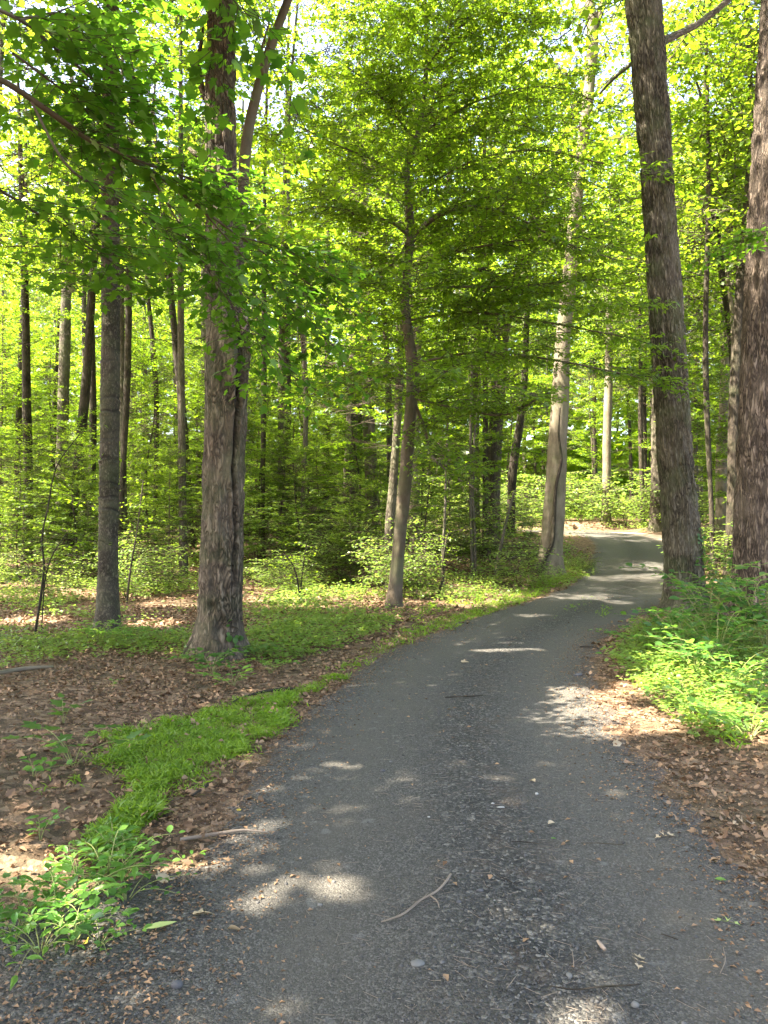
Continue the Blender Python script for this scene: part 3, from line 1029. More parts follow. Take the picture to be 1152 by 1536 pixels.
# ------------------------------------------------------------------ other traced trees, middle distance
mid_trees = [
    ('split_trunk_tree', 'pale tree with a dark crack winding down its wide foot beside the road bend', [(824, 862, 44), (826, 835, 38), (831, 760, 32), (836, 680, 29), (840, 600, 25), (845, 500, 22), (852, 440, 22), (860, 350, 20), (872, 230, 17), (884, 130, 16), (889, 50, 18), (884, 0, 14)], B_pale, None, 't', 19),
    ('pale_tree', 'slim greyish trunk rising close behind the crooked maple', [(586, 765, 14), (589, 735, 13), (593, 680, 12), (598, 600, 12), (601, 540, 11), (606, 450, 10), (608, 380, 9), (613, 300, 7)], B_grey, 19.5, 'u', 13),
    ('pale_tree', 'pale flaking trunk between the two big right trunks', [(1082, 812, 18), (1082, 760, 17), (1082, 700, 16), (1085, 620, 14), (1088, 540, 12), (1092, 480, 11)], B_pale, None, 't', 20),
    ('forked_tree', 'slender dark crooked tree against the sky gap at right', [(1098, 800, 13), (1100, 650, 12), (1098, 520, 11), (1088, 440, 11), (1077, 360, 11), (1068, 280, 10), (1060, 180, 8), (1058, 110, 6)], B_dark, 25, 'u', 14),
    ('leaning_tree', 'dark trunk leaning to the right behind the ruddy trunk', [(1098, 800, 19), (1104, 560, 17), (1112, 420, 16), (1120, 340, 16), (1132, 200, 15), (1142, 100, 13)], B_dark, 21, 't', 20),
    ('grey_tree', 'grey trunk peeping out left of the furrowed poplar', [(984, 795, 20), (985, 700, 17), (985, 620, 16), (986, 450, 15), (987, 330, 14)], B_grey, None, 't', 22),
    ('far_tree', 'thin patchy trunk at the head of the road', [(909, 770, 14), (910, 690, 13), (911, 640, 13), (913, 560, 12), (915, 400, 10)], B_pale, 43, 't', 22),
    ('leaning_tree', 'tree that bends right as it climbs, behind the thin grey saplings', [(738, 790, 24), (741, 700, 22), (744, 640, 21), (749, 580, 20), (758, 480, 18), (780, 400, 16), (810, 310, 14), (838, 230, 11)], B_grey, 29, 't', 20),
    ('dark_tree', 'dark stem with a jag just left of the cracked pale tree', [(766, 770, 14), (771, 690, 13), (779, 640, 12), (785, 590, 11), (790, 480, 9)], B_dark, 34, 't', 20),
    ('grey_tree', 'left one of the two straight grey trunks left of the maple', [(523, 800, 22), (525, 700, 19), (529, 600, 18), (531, 520, 17), (533, 400, 15), (530, 330, 14)], B_grey, 31, 't', 21),
    ('grey_tree', 'right one of the two straight grey trunks left of the maple', [(560, 800, 24), (556, 690, 20), (551, 600, 18), (547, 520, 16), (545, 420, 13)], B_pale, 29, 't', 20),
    ('dark_tree', 'dark thin stem between the two straight grey trunks', [(537, 790, 9), (538, 715, 8), (541, 600, 8), (545, 480, 7)], B_dark, 36, 'u', 12),
    ('dark_tree', 'dark twin looking trunk in the woods right of the split oak', [(427, 790, 14), (429, 680, 13), (431, 600, 12), (430, 500, 10)], B_dark, 33, 't', 19),
    ('dark_tree', 'short dark trunk deep behind the sunny clearing', [(489, 790, 12), (489, 700, 11), (490, 600, 9)], B_dark, 38, 't', 20),
    ('grey_tree', 'grey trunk in the woods just left of the banded trunk', [(92, 780, 20), (93, 690, 18), (95, 600, 17), (98, 500, 16), (100, 420, 14)], B_grey, 32, 't', 21),
    ('dark_tree', 'dark upright trunk near the left edge of the view', [(42, 790, 15), (42, 700, 14), (40, 600, 13), (38, 450, 11), (33, 300, 9)], B_dark, 25, 't', 17),
    ('dark_tree', 'dark forked trunk between banded trunk and split oak', [(283, 790, 16), (279, 720, 15), (276, 660, 14), (272, 600, 12), (264, 520, 11)], B_dark, 29, 't', 18),
    ('grey_tree', 'greyish green trunk tucked against the left side of the split oak', [(309, 790, 15), (309, 640, 14), (307, 450, 12)], B_grey, 35, 't', 21),
    ('leaning_tree', 'pale trunk slanting right behind the upper maple', [(622, 700, 16), (625, 520, 15), (632, 450, 13), (645, 390, 12), (660, 330, 10), (674, 265, 8)], B_pale, 27, 't', 19),
    ('pole_tree', 'straight thin stem right of the maple fork', [(728, 780, 9), (728, 640, 8), (728, 500, 8), (727, 330, 7)], B_dark, 27, 'u', 13),
    ('pole_tree', 'very thin grey stem far left of the banded trunk', [(127, 780, 9), (127, 620, 8), (126, 450, 7)], B_dark, 37, 't', 19),
]
for i, (nm, lab, poly, bk, Y, ck, top) in enumerate(mid_trees):
    rt, W = tree(nm, lab, poly, bk, Y=Y, seg=18 if poly[0][2] > 30 else 10, step=.15 if poly[0][2] > 30 else .3, top=top, seed=i, flare=.3, wob=.09)
    rg = np.random.default_rng(300 + i)
    tp = W[-1, :3] - np.array(rt.location)
    if ck == 't' and poly[0][0] in (824, 738):                  # their crowns have the gaps that light the bend of the road
        own_crown(rt, rg, W, 0, L_folded(.42), M_canopy, R=4.4, nb=44, lsize=.17, lgap=.11, gap=.28, hole=-.1, z0=9, z1=20)
    elif ck == 't':
        s = rg.uniform(.85, 1.1) * (.6 if W[1, 0] < 0 else 1)
        add_crown(rt, 's' if poly[0][0] < 640 else 't', i, (tp[0], tp[1], tp[2] - 11 * s), rg.uniform(0, 6.28), (s, s, s))
    else:
        s = top / 10.0
        add_crown(rt, 'u', i, (tp[0] * .7, tp[1] * .7, 1.5), rg.uniform(0, 6.28), (s * .8, s * .8, s * .9))
    if nm == 'split_trunk_tree':
        Ys = W[1, 1]
        pixlimb(rt, [(889, 60, 12), (898, 25, 11), (910, -10, 9), (925, -60, 7)], Ys, B_pale)
        pixlimb(rt, [(806, 860, 5), (814, 845, 6), (828, 815, 6), (831, 780, 6), (834, 730, 5), (842, 690, 4), (838, 650, 3), (840, 610, 3)], Ys - .38, B_dark, nm='crack', seg=8, step=.06)
    if nm == 'forked_tree':
        pixlimb(rt, [(1060, 170, 5), (1050, 140, 4), (1040, 105, 3)], 25, B_dark)
        pixlimb(rt, [(1066, 300, 5), (1045, 275, 4), (1010, 258, 3)], 25, B_dark, dY=1)
        pixlimb(rt, [(1080, 370, 4), (1092, 340, 4), (1098, 320, 2)], 25, B_dark)

rt = thing('dead_snag', 'pale bare dead stem with a fork in the sky gap at right', 'dead tree', [*at(1098, 700, 24)[:2], float(ground(*[np.array([q]) for q in at(1098, 700, 24)[:2]])[0])])
b0 = np.array(rt.location)
limb(rt, [[*(b0 - [0, 0, .2]), .12], [*at(1098, 620, 24), .1], [*at(1099, 480, 24), .075], [*at(1091, 400, 24), .07], [*at(1098, 330, 24), .055], [*at(1102, 270, 24), .04], [*at(1103, 205, 24), .03]], B_pale, nm='trunk')
pixlimb(rt, [(1093, 385, 5), (1091, 345, 4), (1093, 290, 3)], 24, B_pale)

MARKS = ((0, 'left edge of the view'), (164, 'banded trunk'), (335, 'split oak'), (430, 'dark twin looking trunk'), (540, 'straight grey pair'), (612, 'crooked maple'),
         (742, 'bending grey tree'), (838, 'cracked pale tree'), (911, 'thin patchy trunk'), (1012, 'furrowed poplar'), (1140, 'ruddy trunk'))


def whereabouts(x, y, z, near, far):
    """where a tree stands, told by the trunks one can find"""
    px = 576 + FPX * x / y
    m = min(MARKS, key=lambda q: abs(q[0] - px))
    side = 'behind' if abs(px - m[0]) < 14 else 'left of' if px < m[0] else 'right of'
    d = 'close in, ' if y < near else 'midway back, ' if y < far else 'far back, '
    return d + side + ' the ' + m[1]


# deep woods: more trees, spread over the ground beyond
deep = np.random.default_rng(77)
placed = []
zones = {'left': ('deep_woods_tree', 'slender trunk far back in the bright woods left of the road', 'trees far back left of the road'),
         'right': ('deep_woods_tree', 'slender trunk far back in the bright woods right of the road', 'trees far back right of the road')}
protoT = []
for v in range(3):
    rg = np.random.default_rng(500 + v)
    P = np.array([[0, 0, -.3, .2], [0, 0, 0, .19], [rg.uniform(-.2, .2), 0, 5, .15], [rg.uniform(-.4, .4), 0, 10, .12], [rg.uniform(-.6, .6), 0, 17, .05]])
    protoT.append(tube_mesh('deep_trunk', P, (B_dark, B_grey, B_grey)[v], 8, .8, flare=.3, wob=.1))
tries = 0
while len(placed) < 76 and tries < 9000:
    tries += 1
    y = 20 + 64 * deep.random() ** 1.25
    x = deep.uniform(-.56, .56) * y
    u = float(road_u(np.array([x]), np.array([y]))[0])
    if (33 < y < 51 and -7 < x < 9) or y < 44 and abs(u) < 3.6 or y < 27 and abs(x) < .2 * y or (30 < y < 48 and 0 < x < 14):
        continue
    if any((x - a) ** 2 + (y - b) ** 2 < 7 for a, b in placed):
        continue
    placed.append((x, y))
    nm, lab, grp = zones['left' if u < 0 else 'right']
    lab = 'slender trunk ' + whereabouts(x, y, 0, 40, 60)
    z = float(ground(np.array([x]), np.array([y]))[0])
    rt = thing(nm, lab, 'tree', (x, y, z), grp)
    v = len(placed)
    s = deep.uniform(.6, 1.15)
    o = link('trunk', protoT[v % 3], rt)
    o.scale = (s, s, deep.uniform(.95, 1.2))
    o.rotation_euler = (deep.normal(0, .02), deep.normal(0, .03), deep.uniform(0, 6.28))
    c = deep.uniform(.85, 1.15) * (.5 if -21 < x < -3 and 22 < y < 46 else 1)      # smaller crowns round the sunny glade
    add_crown(rt, 's' if u < 0 else 't', v, (0, 0, deep.uniform(6.5, 9.5)), deep.uniform(0, 6.28), (c, c, c * 1.1))

# understory maples and beeches: trunk stem plus layered crown
ustem = []
for v in range(3):
    rg = np.random.default_rng(540 + v)
    P = np.array([[0, 0, -.2, .06], [0, 0, 0, .055], [rg.uniform(-.15, .15), rg.uniform(-.15, .15), 3, .045], [rg.uniform(-.25, .25), rg.uniform(-.2, .2), 6, .03], [0, 0, 9, .01]])
    ustem.append(tube_mesh('understory_stem', P, (B_dark, B_maple, B_dark)[v], 7, .4, wob=.1))
spots = [  # x, y, scale
    (-8, 20, .40), (-6.0, 21.5, .42), (-4.0, 20.5, .36), (-2.5, 22.5, .42), (-.9, 20.6, .32), (-5.2, 24.5, .5), (-3.4, 25.5, .48), (-10, 21, .42), (-.2, 25, .42), (-7, 25.5, .5), (2.6, 22.8, .34), (-11.5, 25, .5), (-9.2, 23, .45),
    (-12.5, 22, .9), (-3.0, 26, .6), (-9, 27, .7), (-14, 28, 1.0), (-1.0, 28, .8), (-17, 34, 1.1), (-11, 35, 1.0),
    (-3.5, 34, 1.0), (1.5, 31, .9), (2.2, 26, .5),  (-7, 41, 1.1), (-14, 44, 1.2), (-20, 42, 1.1), (0, 44, .8), (-24, 52, 1.3), (-10, 54, 1.3), (2, 56, 1.3),
    (8, 50, 1.2), (13, 48, 1.2), (18, 46, 1.2), (16, 40, .9), (15.5, 34, .9), (13.5, 28, .8), (17, 28, 1.0), (12, 22, .7), (10.6, 18.5, .55), (20, 36, 1.1), (24, 44, 1.2), (11, 56, 1.3), (20, 58, 1.4), (30, 56, 1.4), (14, 24, .9), (1.2, 22.5, .5),
                  (-6.5, 29.5, .8), (-9.5, 31, .9), (-12.5, 36, 1.0), (-6, 36.5, .95), (-9, 38, 1.1), (-1.5, 33, .7), (-15.5, 30, .9), (-18.5, 36, 1.0), (-2.5, 29, .55), (-5.4, 26, .5), (-9.6, 23.5, .5),
         (-4.5, 28, .7), (-8, 33, .8), (-2, 37, .95), (-17, 39, 1.1), (-5, 47, 1.2), (-17, 50, 1.2), (7.5, 60, 1.3), (14, 62, 1.4), (-12, 63, 1.4), (-3, 64, 1.4), (-28, 60, 1.4), (25, 52, 1.3), (36, 62, 1.4)]
for i, (x, y, s) in enumerate(spots):
    rg = np.random.default_rng(600 + i)
    left = float(road_u(np.array([x]), np.array([y]))[0]) < 0
    rt = thing('understory_tree', 'thin young tree, ' + whereabouts(x, y, 0, 24, 38), 'young tree',
               (x, y, float(ground(np.array([x]), np.array([y]))[0])), 'understory trees %s of the road' % ('left' if left else 'right'))
    o = link('stem', ustem[i % 3], rt)
    o.scale = (s, s, s)
    rz = rg.uniform(0, 6.28)
    o.rotation_euler = (0, 0, rz)
    add_crown(rt, 'u', i, (0, 0, 0), rz, (s * 1.05, s * 1.05, s))

# far woods beyond what can be told apart
rg = np.random.default_rng(9)
n = 74000
y = rg.uniform(66, 118, n)
x = rg.uniform(-.64, .64, n) * y
z = rise(y) + np.where(rg.random(n) < .36, 8 * rg.random(n), 38 * rg.random(n))
p = np.stack([x, y, z], -1)
k = fbm(p * np.array([.13, .13, .2]), 2) > -.25
p = p[k]
n = len(p)
link('far_woods', leaves_mesh('far_woods', L_folded(.45), p, rg.normal(0, 1, (n, 3)) * np.array([1, 1, .4]), np.array([0, 0, 1.0]) + rg.normal(0, .6, (n, 3)), rg.uniform(.7, 1.4, n), M_canopy), kind='stuff')

# overhead leaf mass without trees, added out of view to shade the near road
rg = np.random.default_rng(10)
n = 112000
gx_, gy_ = rg.uniform(-9, 6, n), rg.uniform(-3, 17, n)
h = rg.uniform(8.5, 14, n)
p = np.stack([gx_ + S[0] / S[2] * h, gy_ + S[1] / S[2] * h, h + rise(gy_)], -1)
k = shade_keep(rg, p)
el = (p[:, 2] - EYE) / np.maximum(p[:, 1], .1)
k &= ~((p[:, 1] > 0) & (el < .76) & (np.abs(p[:, 0]) < .54 * p[:, 1] + .6))
p = p[k]
n = len(p)
link('unseen_shade_leaves', leaves_mesh('unseen_shade_leaves', L_folded(.42), p, rg.normal(0, 1, (n, 3)) * np.array([1, 1, .5]), np.array([0, 0, 1.0]) + rg.normal(0, .5, (n, 3)), rg.uniform(.16, .25, n), M_canopy), kind='stuff')

# ------------------------------------------------------------------ things on the forest floor
def inpoly(x, y, P):
    ins = np.zeros(len(x), bool)
    n = len(P)
    for i in range(n):
        x0, y0 = P[i]
        x1, y1 = P[(i + 1) % n]
        c = ((y0 > y) != (y1 > y)) & (x < (x1 - x0) * (y - y0) / ((y1 - y0) if y1 != y0 else 1e-9) + x0)
        ins ^= c
    return ins


def ground_poly(px):
    return np.array([hit(a, b)[:2] for a, b in px])


def scatter_poly(rg, px, n):
    P = ground_poly(px)
    lo, hi = P.min(0), P.max(0)
    q = rg.uniform(lo, hi, (n * 3, 2))
    q = q[inpoly(q[:, 0], q[:, 1], P)]
    return q[:n]


class Leaves:
    """collects leaves of several outlines into one mesh"""
    def __init__(self):
        self.V, self.T, self.C, self.n = [], [], [], 0

    def add(self, tmpl, pos, D, N, size, tint=None):
        V0, T0 = tmpl
        F = frames(D, N) * np.reshape(size, (-1, 1, 1))
        V = np.einsum('nij,kj->nki', F, V0) + pos[:, None]
        k = len(V0)
        self.V.append(V.reshape(-1, 3))
        self.T.append((np.arange(len(pos))[:, None, None] * k + T0[None]).reshape(-1, 3) + self.n)
        self.C.append(np.repeat(RNG.random(len(pos)) if tint is None else tint, k))
        self.n += len(pos) * k

    def mesh(self, name, mat):
        return make_mesh(name, np.vstack(self.V), [np.vstack(self.T)], mat, attrs={'tint': np.concatenate(self.C)}, smooth_shade=False)


UP = np.array([0, 0, 1.0])
# fallen brown leaves
rg = np.random.default_rng(41)
LJ = Leaves()


def litter_density(x, y):
    u = road_u(x, y)
    e = np.abs(u) - half_width(y, u)
    d = smooth(-.30, .30, e + .22 * noise2(x, y, 1.6, 2.2, 3))
    d = d * np.where(u > 0, 1 - .75 * smooth(1.2, 2.2, e), 1)
    return d * (.45 + .55 * smooth(-.35, .15, noise2(x, y, .9, 6.6, 3)))


for (x0, x1, y0, y1, n, s0, s1, fine_) in ((-5.5, 4.2, 2.2, 7.0, 27000, .016, .062, 1), (-7, 5.5, 7.0, 10.5, 20000, .025, .07, 0), (-9, 8, 10.5, 16, 17000, .045, .10, 0), (-16, 14, 16, 30, 20000, .07, .14, 0)):
    x, y = rg.uniform(x0, x1, n), rg.uniform(y0, y1, n)
    k = (rg.random(n) < litter_density(x, y)) & (np.abs(x) < .54 * y + .4)
    x, y = x[k], y[k]
    n = len(x)
    z = surf(x, y) + rg.uniform(.003, .028, n)
    pos = np.stack([x, y, z], -1)
    D = np.stack([rg.normal(0, 1, n), rg.normal(0, 1, n), rg.normal(0, .3, n)], -1)
    N_ = UP + rg.normal(0, .42, (n, 3))
    sz = s0 + (s1 - s0) * rg.beta(1.3, 1.8, n)
    w = rg.random(n)
    tn = np.clip(rg.beta(1.3, 1.9, n), 0, 1)
    kinds = ((0, .14, L_oak(.3)), (.14, .40, L_oval(.30, .22, -.15)), (.40, .62, L_oval(.22, -.14, .3)), (.62, .82, L_folded(.24, .5, -.16, .25)), (.82, 1.01, L_maple(.3))) if fine_ else \
            ((0, .25, L_oval(.30, .22, -.15)), (.25, .55, L_folded(.32, .45, .22, -.12)), (.55, .80, L_folded(.24, .5, -.16, .25)), (.80, 1.01, L_folded(.4, .4, .3, .2)))
    for lo, hi, tm in kinds:
        q = (w >= lo) & (w < hi)
        LJ.add(tm, pos[q], D[q], N_[q], sz[q] * (1.15 if tm[0].shape[0] > 9 else 1), tn[q])
# crumbs of leaf and bark along the verges
n = 15000
y = 2.3 + 11 * rg.random(n) ** 1.4
u = np.where(rg.random(n) < .5, -1, 1) * (1.4 + rg.normal(-.05, .26, n))
x = road_x(y) + u
LJ.add(L_folded(.25, .5, .2, .1), np.stack([x, y, surf(x, y) + rg.uniform(.002, .012, n)], -1), rg.normal(0, 1, (n, 3)) * [1, 1, .2], UP + rg.normal(0, .4, (n, 3)), rg.uniform(.007, .028, n), rg.beta(1.3, 1.6, n))
# a thin drift blown over the gravel
n = 1500
y = rg.uniform(2.3, 20, n)
u = rg.uniform(-1.3, 1.3, n)
x = road_x(y) + u
k = rg.random(n) < .25 + .5 * np.exp(-((u - .1) / .3) ** 2) * (y > 6)
x, y = x[k], y[k]
n = len(x)
LJ.add(L_folded(.28, .5, .15, .1), np.stack([x, y, surf(x, y) + .006], -1), rg.normal(0, 1, (n, 3)) * [1, 1, .1], UP + rg.normal(0, .2, (n, 3)), rg.uniform(.012, .045, n))
q = scatter_poly(rg, [(90, 1150), (180, 1080), (420, 1030), (560, 985), (470, 1080), (360, 1200), (200, 1280), (60, 1300)], 260)
n = len(q)
LJ.add(L_oval(.3, .2, -.1), np.stack([q[:, 0], q[:, 1], surf(q[:, 0], q[:, 1]) + rg.uniform(.02, .06, n)], -1), rg.normal(0, 1, (n, 3)) * [1, 1, .3], UP + rg.normal(0, .4, (n, 3)), rg.uniform(.03, .06, n), rg.beta(2, 1.5, n))
link('fallen_leaves', LJ.mesh('fallen_leaves', M_litter), kind='stuff')

# loose stones on the road
rg = np.random.default_rng(42)
OCT = np.array([[1, 0, 0], [-.2, .95, 0], [-.8, -.6, 0], [.2, -.1, .8], [0, 0, -.6]], float)
OT = np.array([[0, 1, 3], [1, 2, 3], [2, 0, 3], [1, 0, 4], [2, 1, 4], [0, 2, 4]])
n = 30000
y = 2.2 + 9.5 * rg.random(n) ** 1.9
u = np.where(rg.random(n) < .45, rg.normal(.12, .38, n), rg.uniform(-1.75, 1.6, n))
x = road_x(y) + u
k = (np.abs(u) < 1.75) & (rg.random(n) < .35 + .65 * np.exp(-((u - .12) / .35) ** 2) + .5 * smooth(.9, 1.3, np.abs(u)))
x, y, u = x[k], y[k], u[k]
n = len(x)
LS = Leaves()
LS.add((OCT, OT), np.stack([x, y, surf(x, y) + .001], -1), rg.normal(0, 1, (n, 3)) * [1, 1, .3], UP + rg.normal(0, .5, (n, 3)), .002 + .0075 * rg.random(n) ** 3.2)
n = 260
y = 2.4 + 8 * rg.random(n) ** 1.5
x = road_x(y) + rg.normal(.1, .6, n)
LS.add((OCT, OT), np.stack([x, y, surf(x, y)], -1), rg.normal(0, 1, (n, 3)) * [1, 1, .3], UP + rg.normal(0, .4, (n, 3)), rg.uniform(.008, .016, n))
link('gravel', LS.mesh('gravel', M_stone), kind='stuff')

# chaff: fine twigs and stalks strewn over the gravel
n = 1900
y = 2.3 + 8 * rg.random(n) ** 1.4
u = rg.normal(.2, .55, n)
x = road_x(y) + u
a = rg.uniform(0, 6.28, n)
l = .01 + .07 * rg.random(n) ** 2.2
A = np.stack([x, y, surf(x, y) + .004], -1)
B = A + np.stack([np.cos(a) * l, np.sin(a) * l, rg.normal(0, .004, n)], -1)
link('twig_litter', twigs_mesh('twig_litter', A, B, np.full(n, .0012), np.full(n, .0008), B_stick), kind='stuff')

# bright grass along the left verge, tufts on the right
rg = np.random.default_rng(43)
GB = Leaves()


def grass(px, n, h0, h1, rag=.0):
    q = scatter_poly(rg, px, n)
    P = ground_poly(px)
    d = np.full(len(q), 9.0)
    for a, b in zip(P, np.roll(P, -1, 0)):
        t = np.clip(((q - a) @ (b - a)) / max(((b - a) ** 2).sum(), 1e-9), 0, 1)
        d = np.minimum(d, np.linalg.norm(q - a - t[:, None] * (b - a), axis=1))
    k = noise2(q[:, 0], q[:, 1], 3.4, 1.0, 4) > rag + .95 - 1.0 * smooth(-.05, min(.38, .7 * d.max()), d) + rg.normal(0, .2, len(q))
    q = q[k]
    m = len(q)
    for _ in range(2):
        p = np.stack([q[:, 0] + rg.normal(0, .012, m), q[:, 1] + rg.normal(0, .012, m), surf(q[:, 0], q[:, 1]) + rg.uniform(.0, .05, m)], -1)
        az = rg.uniform(0, 6.28, m)
        el = rg.uniform(-.1, .9, m)
        D = np.stack([np.cos(az) * np.cos(el), np.sin(az) * np.cos(el), np.sin(el)], -1)
        GB.add(L_blade(.085), p, D, UP + rg.normal(0, .45, (m, 3)), rg.uniform(h0, h1, m) * (.7 + .6 * smooth(-.4, .5, noise2(q[:, 0], q[:, 1], 6, 2.0, 2))), np.clip(.5 + .5 * noise2(q[:, 0], q[:, 1], 5, 9.0, 3) + rg.normal(0, .25, m), 0, 1))


grass([(105, 1140), (150, 1108), (250, 1075), (330, 1060), (400, 1046), (445, 1032), (500, 1014), (530, 1016), (470, 1050), (450, 1090), (400, 1122), (350, 1168), (260, 1180), (190, 1205), (125, 1175)], 30000, .025, .055, -.28)
grass([(60, 1150), (180, 1080), (420, 1030), (560, 985), (470, 1080), (360, 1200), (200, 1250), (90, 1220)], 6000, .025, .06, .25)
grass([(190, 1190), (250, 1170), (250, 1225), (200, 1250), (170, 1225)], 1600, .03, .07, -.45)
grass([(120, 1265), (180, 1220), (225, 1225), (195, 1280), (130, 1300)], 1800, .03, .08, -.4)
grass([(20, 1180), (150, 1160), (150, 1180), (30, 1210)], 320, .04, .08, .0)
grass([(470, 1012), (560, 958), (640, 928), (760, 890), (860, 855), (872, 872), (770, 914), (650, 960), (560, 1004), (500, 1034)], 9000, .035, .085, -.35)
grass([(600, 950), (760, 890), (850, 855), (860, 870), (790, 905), (640, 965)], 5000, .05, .11, -.25)
grass([(980, 1060), (1060, 1010), (1152, 1020), (1152, 1180), (1090, 1150), (1020, 1110)], 1800, .04, .09, .05)
grass([(930, 990), (1010, 960), (1100, 1000), (1000, 1050), (940, 1020)], 1400, .05, .13, .0)
grass([(555, 958), (590, 915), (700, 890), (790, 890), (640, 935)], 1400, .06, .15, .05)
grass([(800, 940), (860, 900), (920, 895), (860, 930)], 130, .04, .09, .0)
grass([(890, 925), (905, 912), (925, 914), (910, 928)], 50, .04, .09, -.5)
link('grass', GB.mesh('grass', M_grass), kind='stuff')

# low green growth all through the woods
rg = np.random.default_rng(44)
UG = Leaves()


def carpet(x, y, leaf, hmin, hmax, per=7, tm=None):
    m = len(x)
    z = surf(x, y)
    h = rg.uniform(hmin, hmax, m)
    az = rg.uniform(0, 6.28, (m, per))
    r = rg.uniform(.3, 1.2, (m, per)) * h[:, None] * .8
    zz = h[:, None] * rg.uniform(.35, 1.0, (m, per))
    pos = np.stack([x[:, None] + np.cos(az) * r, y[:, None] + np.sin(az) * r, z[:, None] + zz], -1).reshape(-1, 3)
    D = np.stack([np.cos(az), np.sin(az), rg.uniform(-.35, .3, (m, per))], -1).reshape(-1, 3)
    UG.add(tm or L_folded(.36), pos, D, UP + rg.normal(0, .32, (m * per, 3)), leaf * rg.uniform(.6, 1.3, m * per))


def green_density(x, y):
    u = road_u(x, y)
    e = np.abs(u) - half_width(y, u)
    g = smooth(-.05, .2, noise2(x, y, .55, 12.2, 4) + .06)
    left = smooth(8.8, 11.5, y + .6 * noise2(x, y, .5, 3.9, 2)) * smooth(.35, 1.3, e)
    right = smooth(.7, 1.6, e)
    return np.where(u < 0, left, right) * (.04 + .96 * g)


for (x0, x1, y0, y1, n, lf, h0, h1, per) in ((-8.5, 0, 8.5, 14, 2600, .06, .05, .22, 7), (-13, 8, 13, 22, 7500, .075, .08, .38, 7), (-22, 24, 22, 42, 11000, .11, .1, .55, 7), (-36, 40, 42, 72, 6500, .34, .3, 3.2, 7), (2.8, 7, 5.0, 13, 1900, .06, .05, .25, 7)):
    x, y = rg.uniform(x0, x1, n), rg.uniform(y0, y1, n)
    k = (rg.random(n) < green_density(x, y)) & (np.abs(x) < .62 * y + 1)
    carpet(x[k], y[k], lf, h0, h1, per)
q = scatter_poly(rg, [(0, 990), (0, 1010), (150, 975), (280, 985), (290, 960), (150, 950), (0, 965)], 420)
carpet(q[:, 0], q[:, 1], .05, .05, .16)
q = scatter_poly(rg, [(365, 985), (420, 1000), (560, 960), (600, 930), (480, 925), (380, 940)], 650)
carpet(q[:, 0], q[:, 1], .06, .05, .18)
q = scatter_poly(rg, [(920, 990), (960, 940), (1152, 930), (1152, 1100), (1060, 1120), (950, 1030)], 2000)
carpet(q[:, 0], q[:, 1], .055, .06, .24)
q = scatter_poly(rg, [(790, 880), (820, 850), (870, 835), (890, 865), (840, 885)], 330)
carpet(q[:, 0], q[:, 1], .07, .08, .4)
x, y = rg.uniform(-5, 15, 1100), rg.uniform(39, 47, 1100)
k = np.abs(road_u(x, y)) > 2.1 + 1.0 * (x > road_x(y))
k &= ~((x < 6) & (y < 44))
carpet(x[k], y[k], .15, .2, .9)
link('undergrowth', UG.mesh('undergrowth', M_under), kind='stuff')

# ------------------------------------------------------------------ shrubs in the woods
SHRUB = []
for v in range(4):
    rg = np.random.default_rng(700 + v)
    A, B, lp, ld, ln, ls = [], [], [], [], [], []
    for s in range(7):
        az = s * .9 + rg.uniform(-.3, .3)
        h = rg.uniform(.8, 1.5)
        st = np.array([[0, 0, 0], [.15 * math.cos(az), .15 * math.sin(az), h * .5], [.4 * math.cos(az), .4 * math.sin(az), h]])
        A.append(st[:-1]), B.append(st[1:])
        for b in range(8):
            t = .25 + .75 * b / 7
            p = st[0] * (1 - t) ** 2 + 2 * t * (1 - t) * st[1] + t * t * st[2]
            P = bend(p, az + rg.uniform(-1.5, 1.5), rg.uniform(0, .4), rg.uniform(.45, .95), .2, rg, 4)
            a = spray(rg, P, .16, .34, .07, .085, .3)
            A += [P[:-1], a[0]]
            B += [P[1:], a[1]]
            for l, q in zip((lp, ld, ln, ls), a[2:]):
                l.append(q)
    A, B = np.vstack(A), np.vstack(B)
    SHRUB.append((leaves_mesh('shrub_foliage', L_folded(.3), np.vstack(lp), np.vstack(ld), np.vstack(ln), np.concatenate(ls), M_under),
                  twigs_mesh('shrub_stems', A, B, np.full(len(A), .006), np.full(len(A), .003), B_twig)))


def shrub(v, loc, s, rz, label, group=None, sz=1.0):
    rt = thing('woodland_shrub', label, 'shrub', loc, group)
    for nm, me in (('foliage', SHRUB[v % 4][0]), ('stems', SHRUB[v % 4][1])):
        o = link(nm, me, rt, kind='stuff')
        o.scale, o.rotation_euler = (s, s, s * sz), (0, 0, rz)
    return rt


rg = np.random.default_rng(45)
for i, (px, py, s, lab) in enumerate((
        (30, 860, 1.7, 'tall loose shrub in the sun at the left edge of the view'),
        (120, 872, 1.5, 'tall sunlit shrub between left sapling and banded trunk'),
        (215, 845, 1.9, 'tall pale shrub midway between banded trunk and split oak'),
        (385, 850, 1.8, 'tall shrub just right of the split oak'),
        (490, 850, 1.4, 'broad sunny shrub midway between split oak and maple'),
        (640, 855, 1.3, 'shrub just right of the maple trunk'),
        (440, 880, .85, 'open sunlit shrub in the clearing between split oak and maple'),
        (545, 835, 2.2, 'tall pale green shrub in tiers just left of the maple trunk'),
        (75, 900, .9, 'leafy shrub in the sun beyond the left sapling'),
        (235, 880, .8, 'sunny shrub between the banded trunk and the split oak'),
        (700, 830, 1.0, 'shrub at the foot of the thin grey stem pair'),
        (770, 822, 1.2, 'shrub above the fallen dead branches'),
        (860, 855, .45, 'low leafy shrub at the foot of the cracked pale tree beside the road'),
        (880, 862, .4, 'small leafy shrub nearest the road right of the cracked pale tree'))):
    shrub(i, hits(px, py), s, rg.uniform(0, 6.28), lab, None, .8)
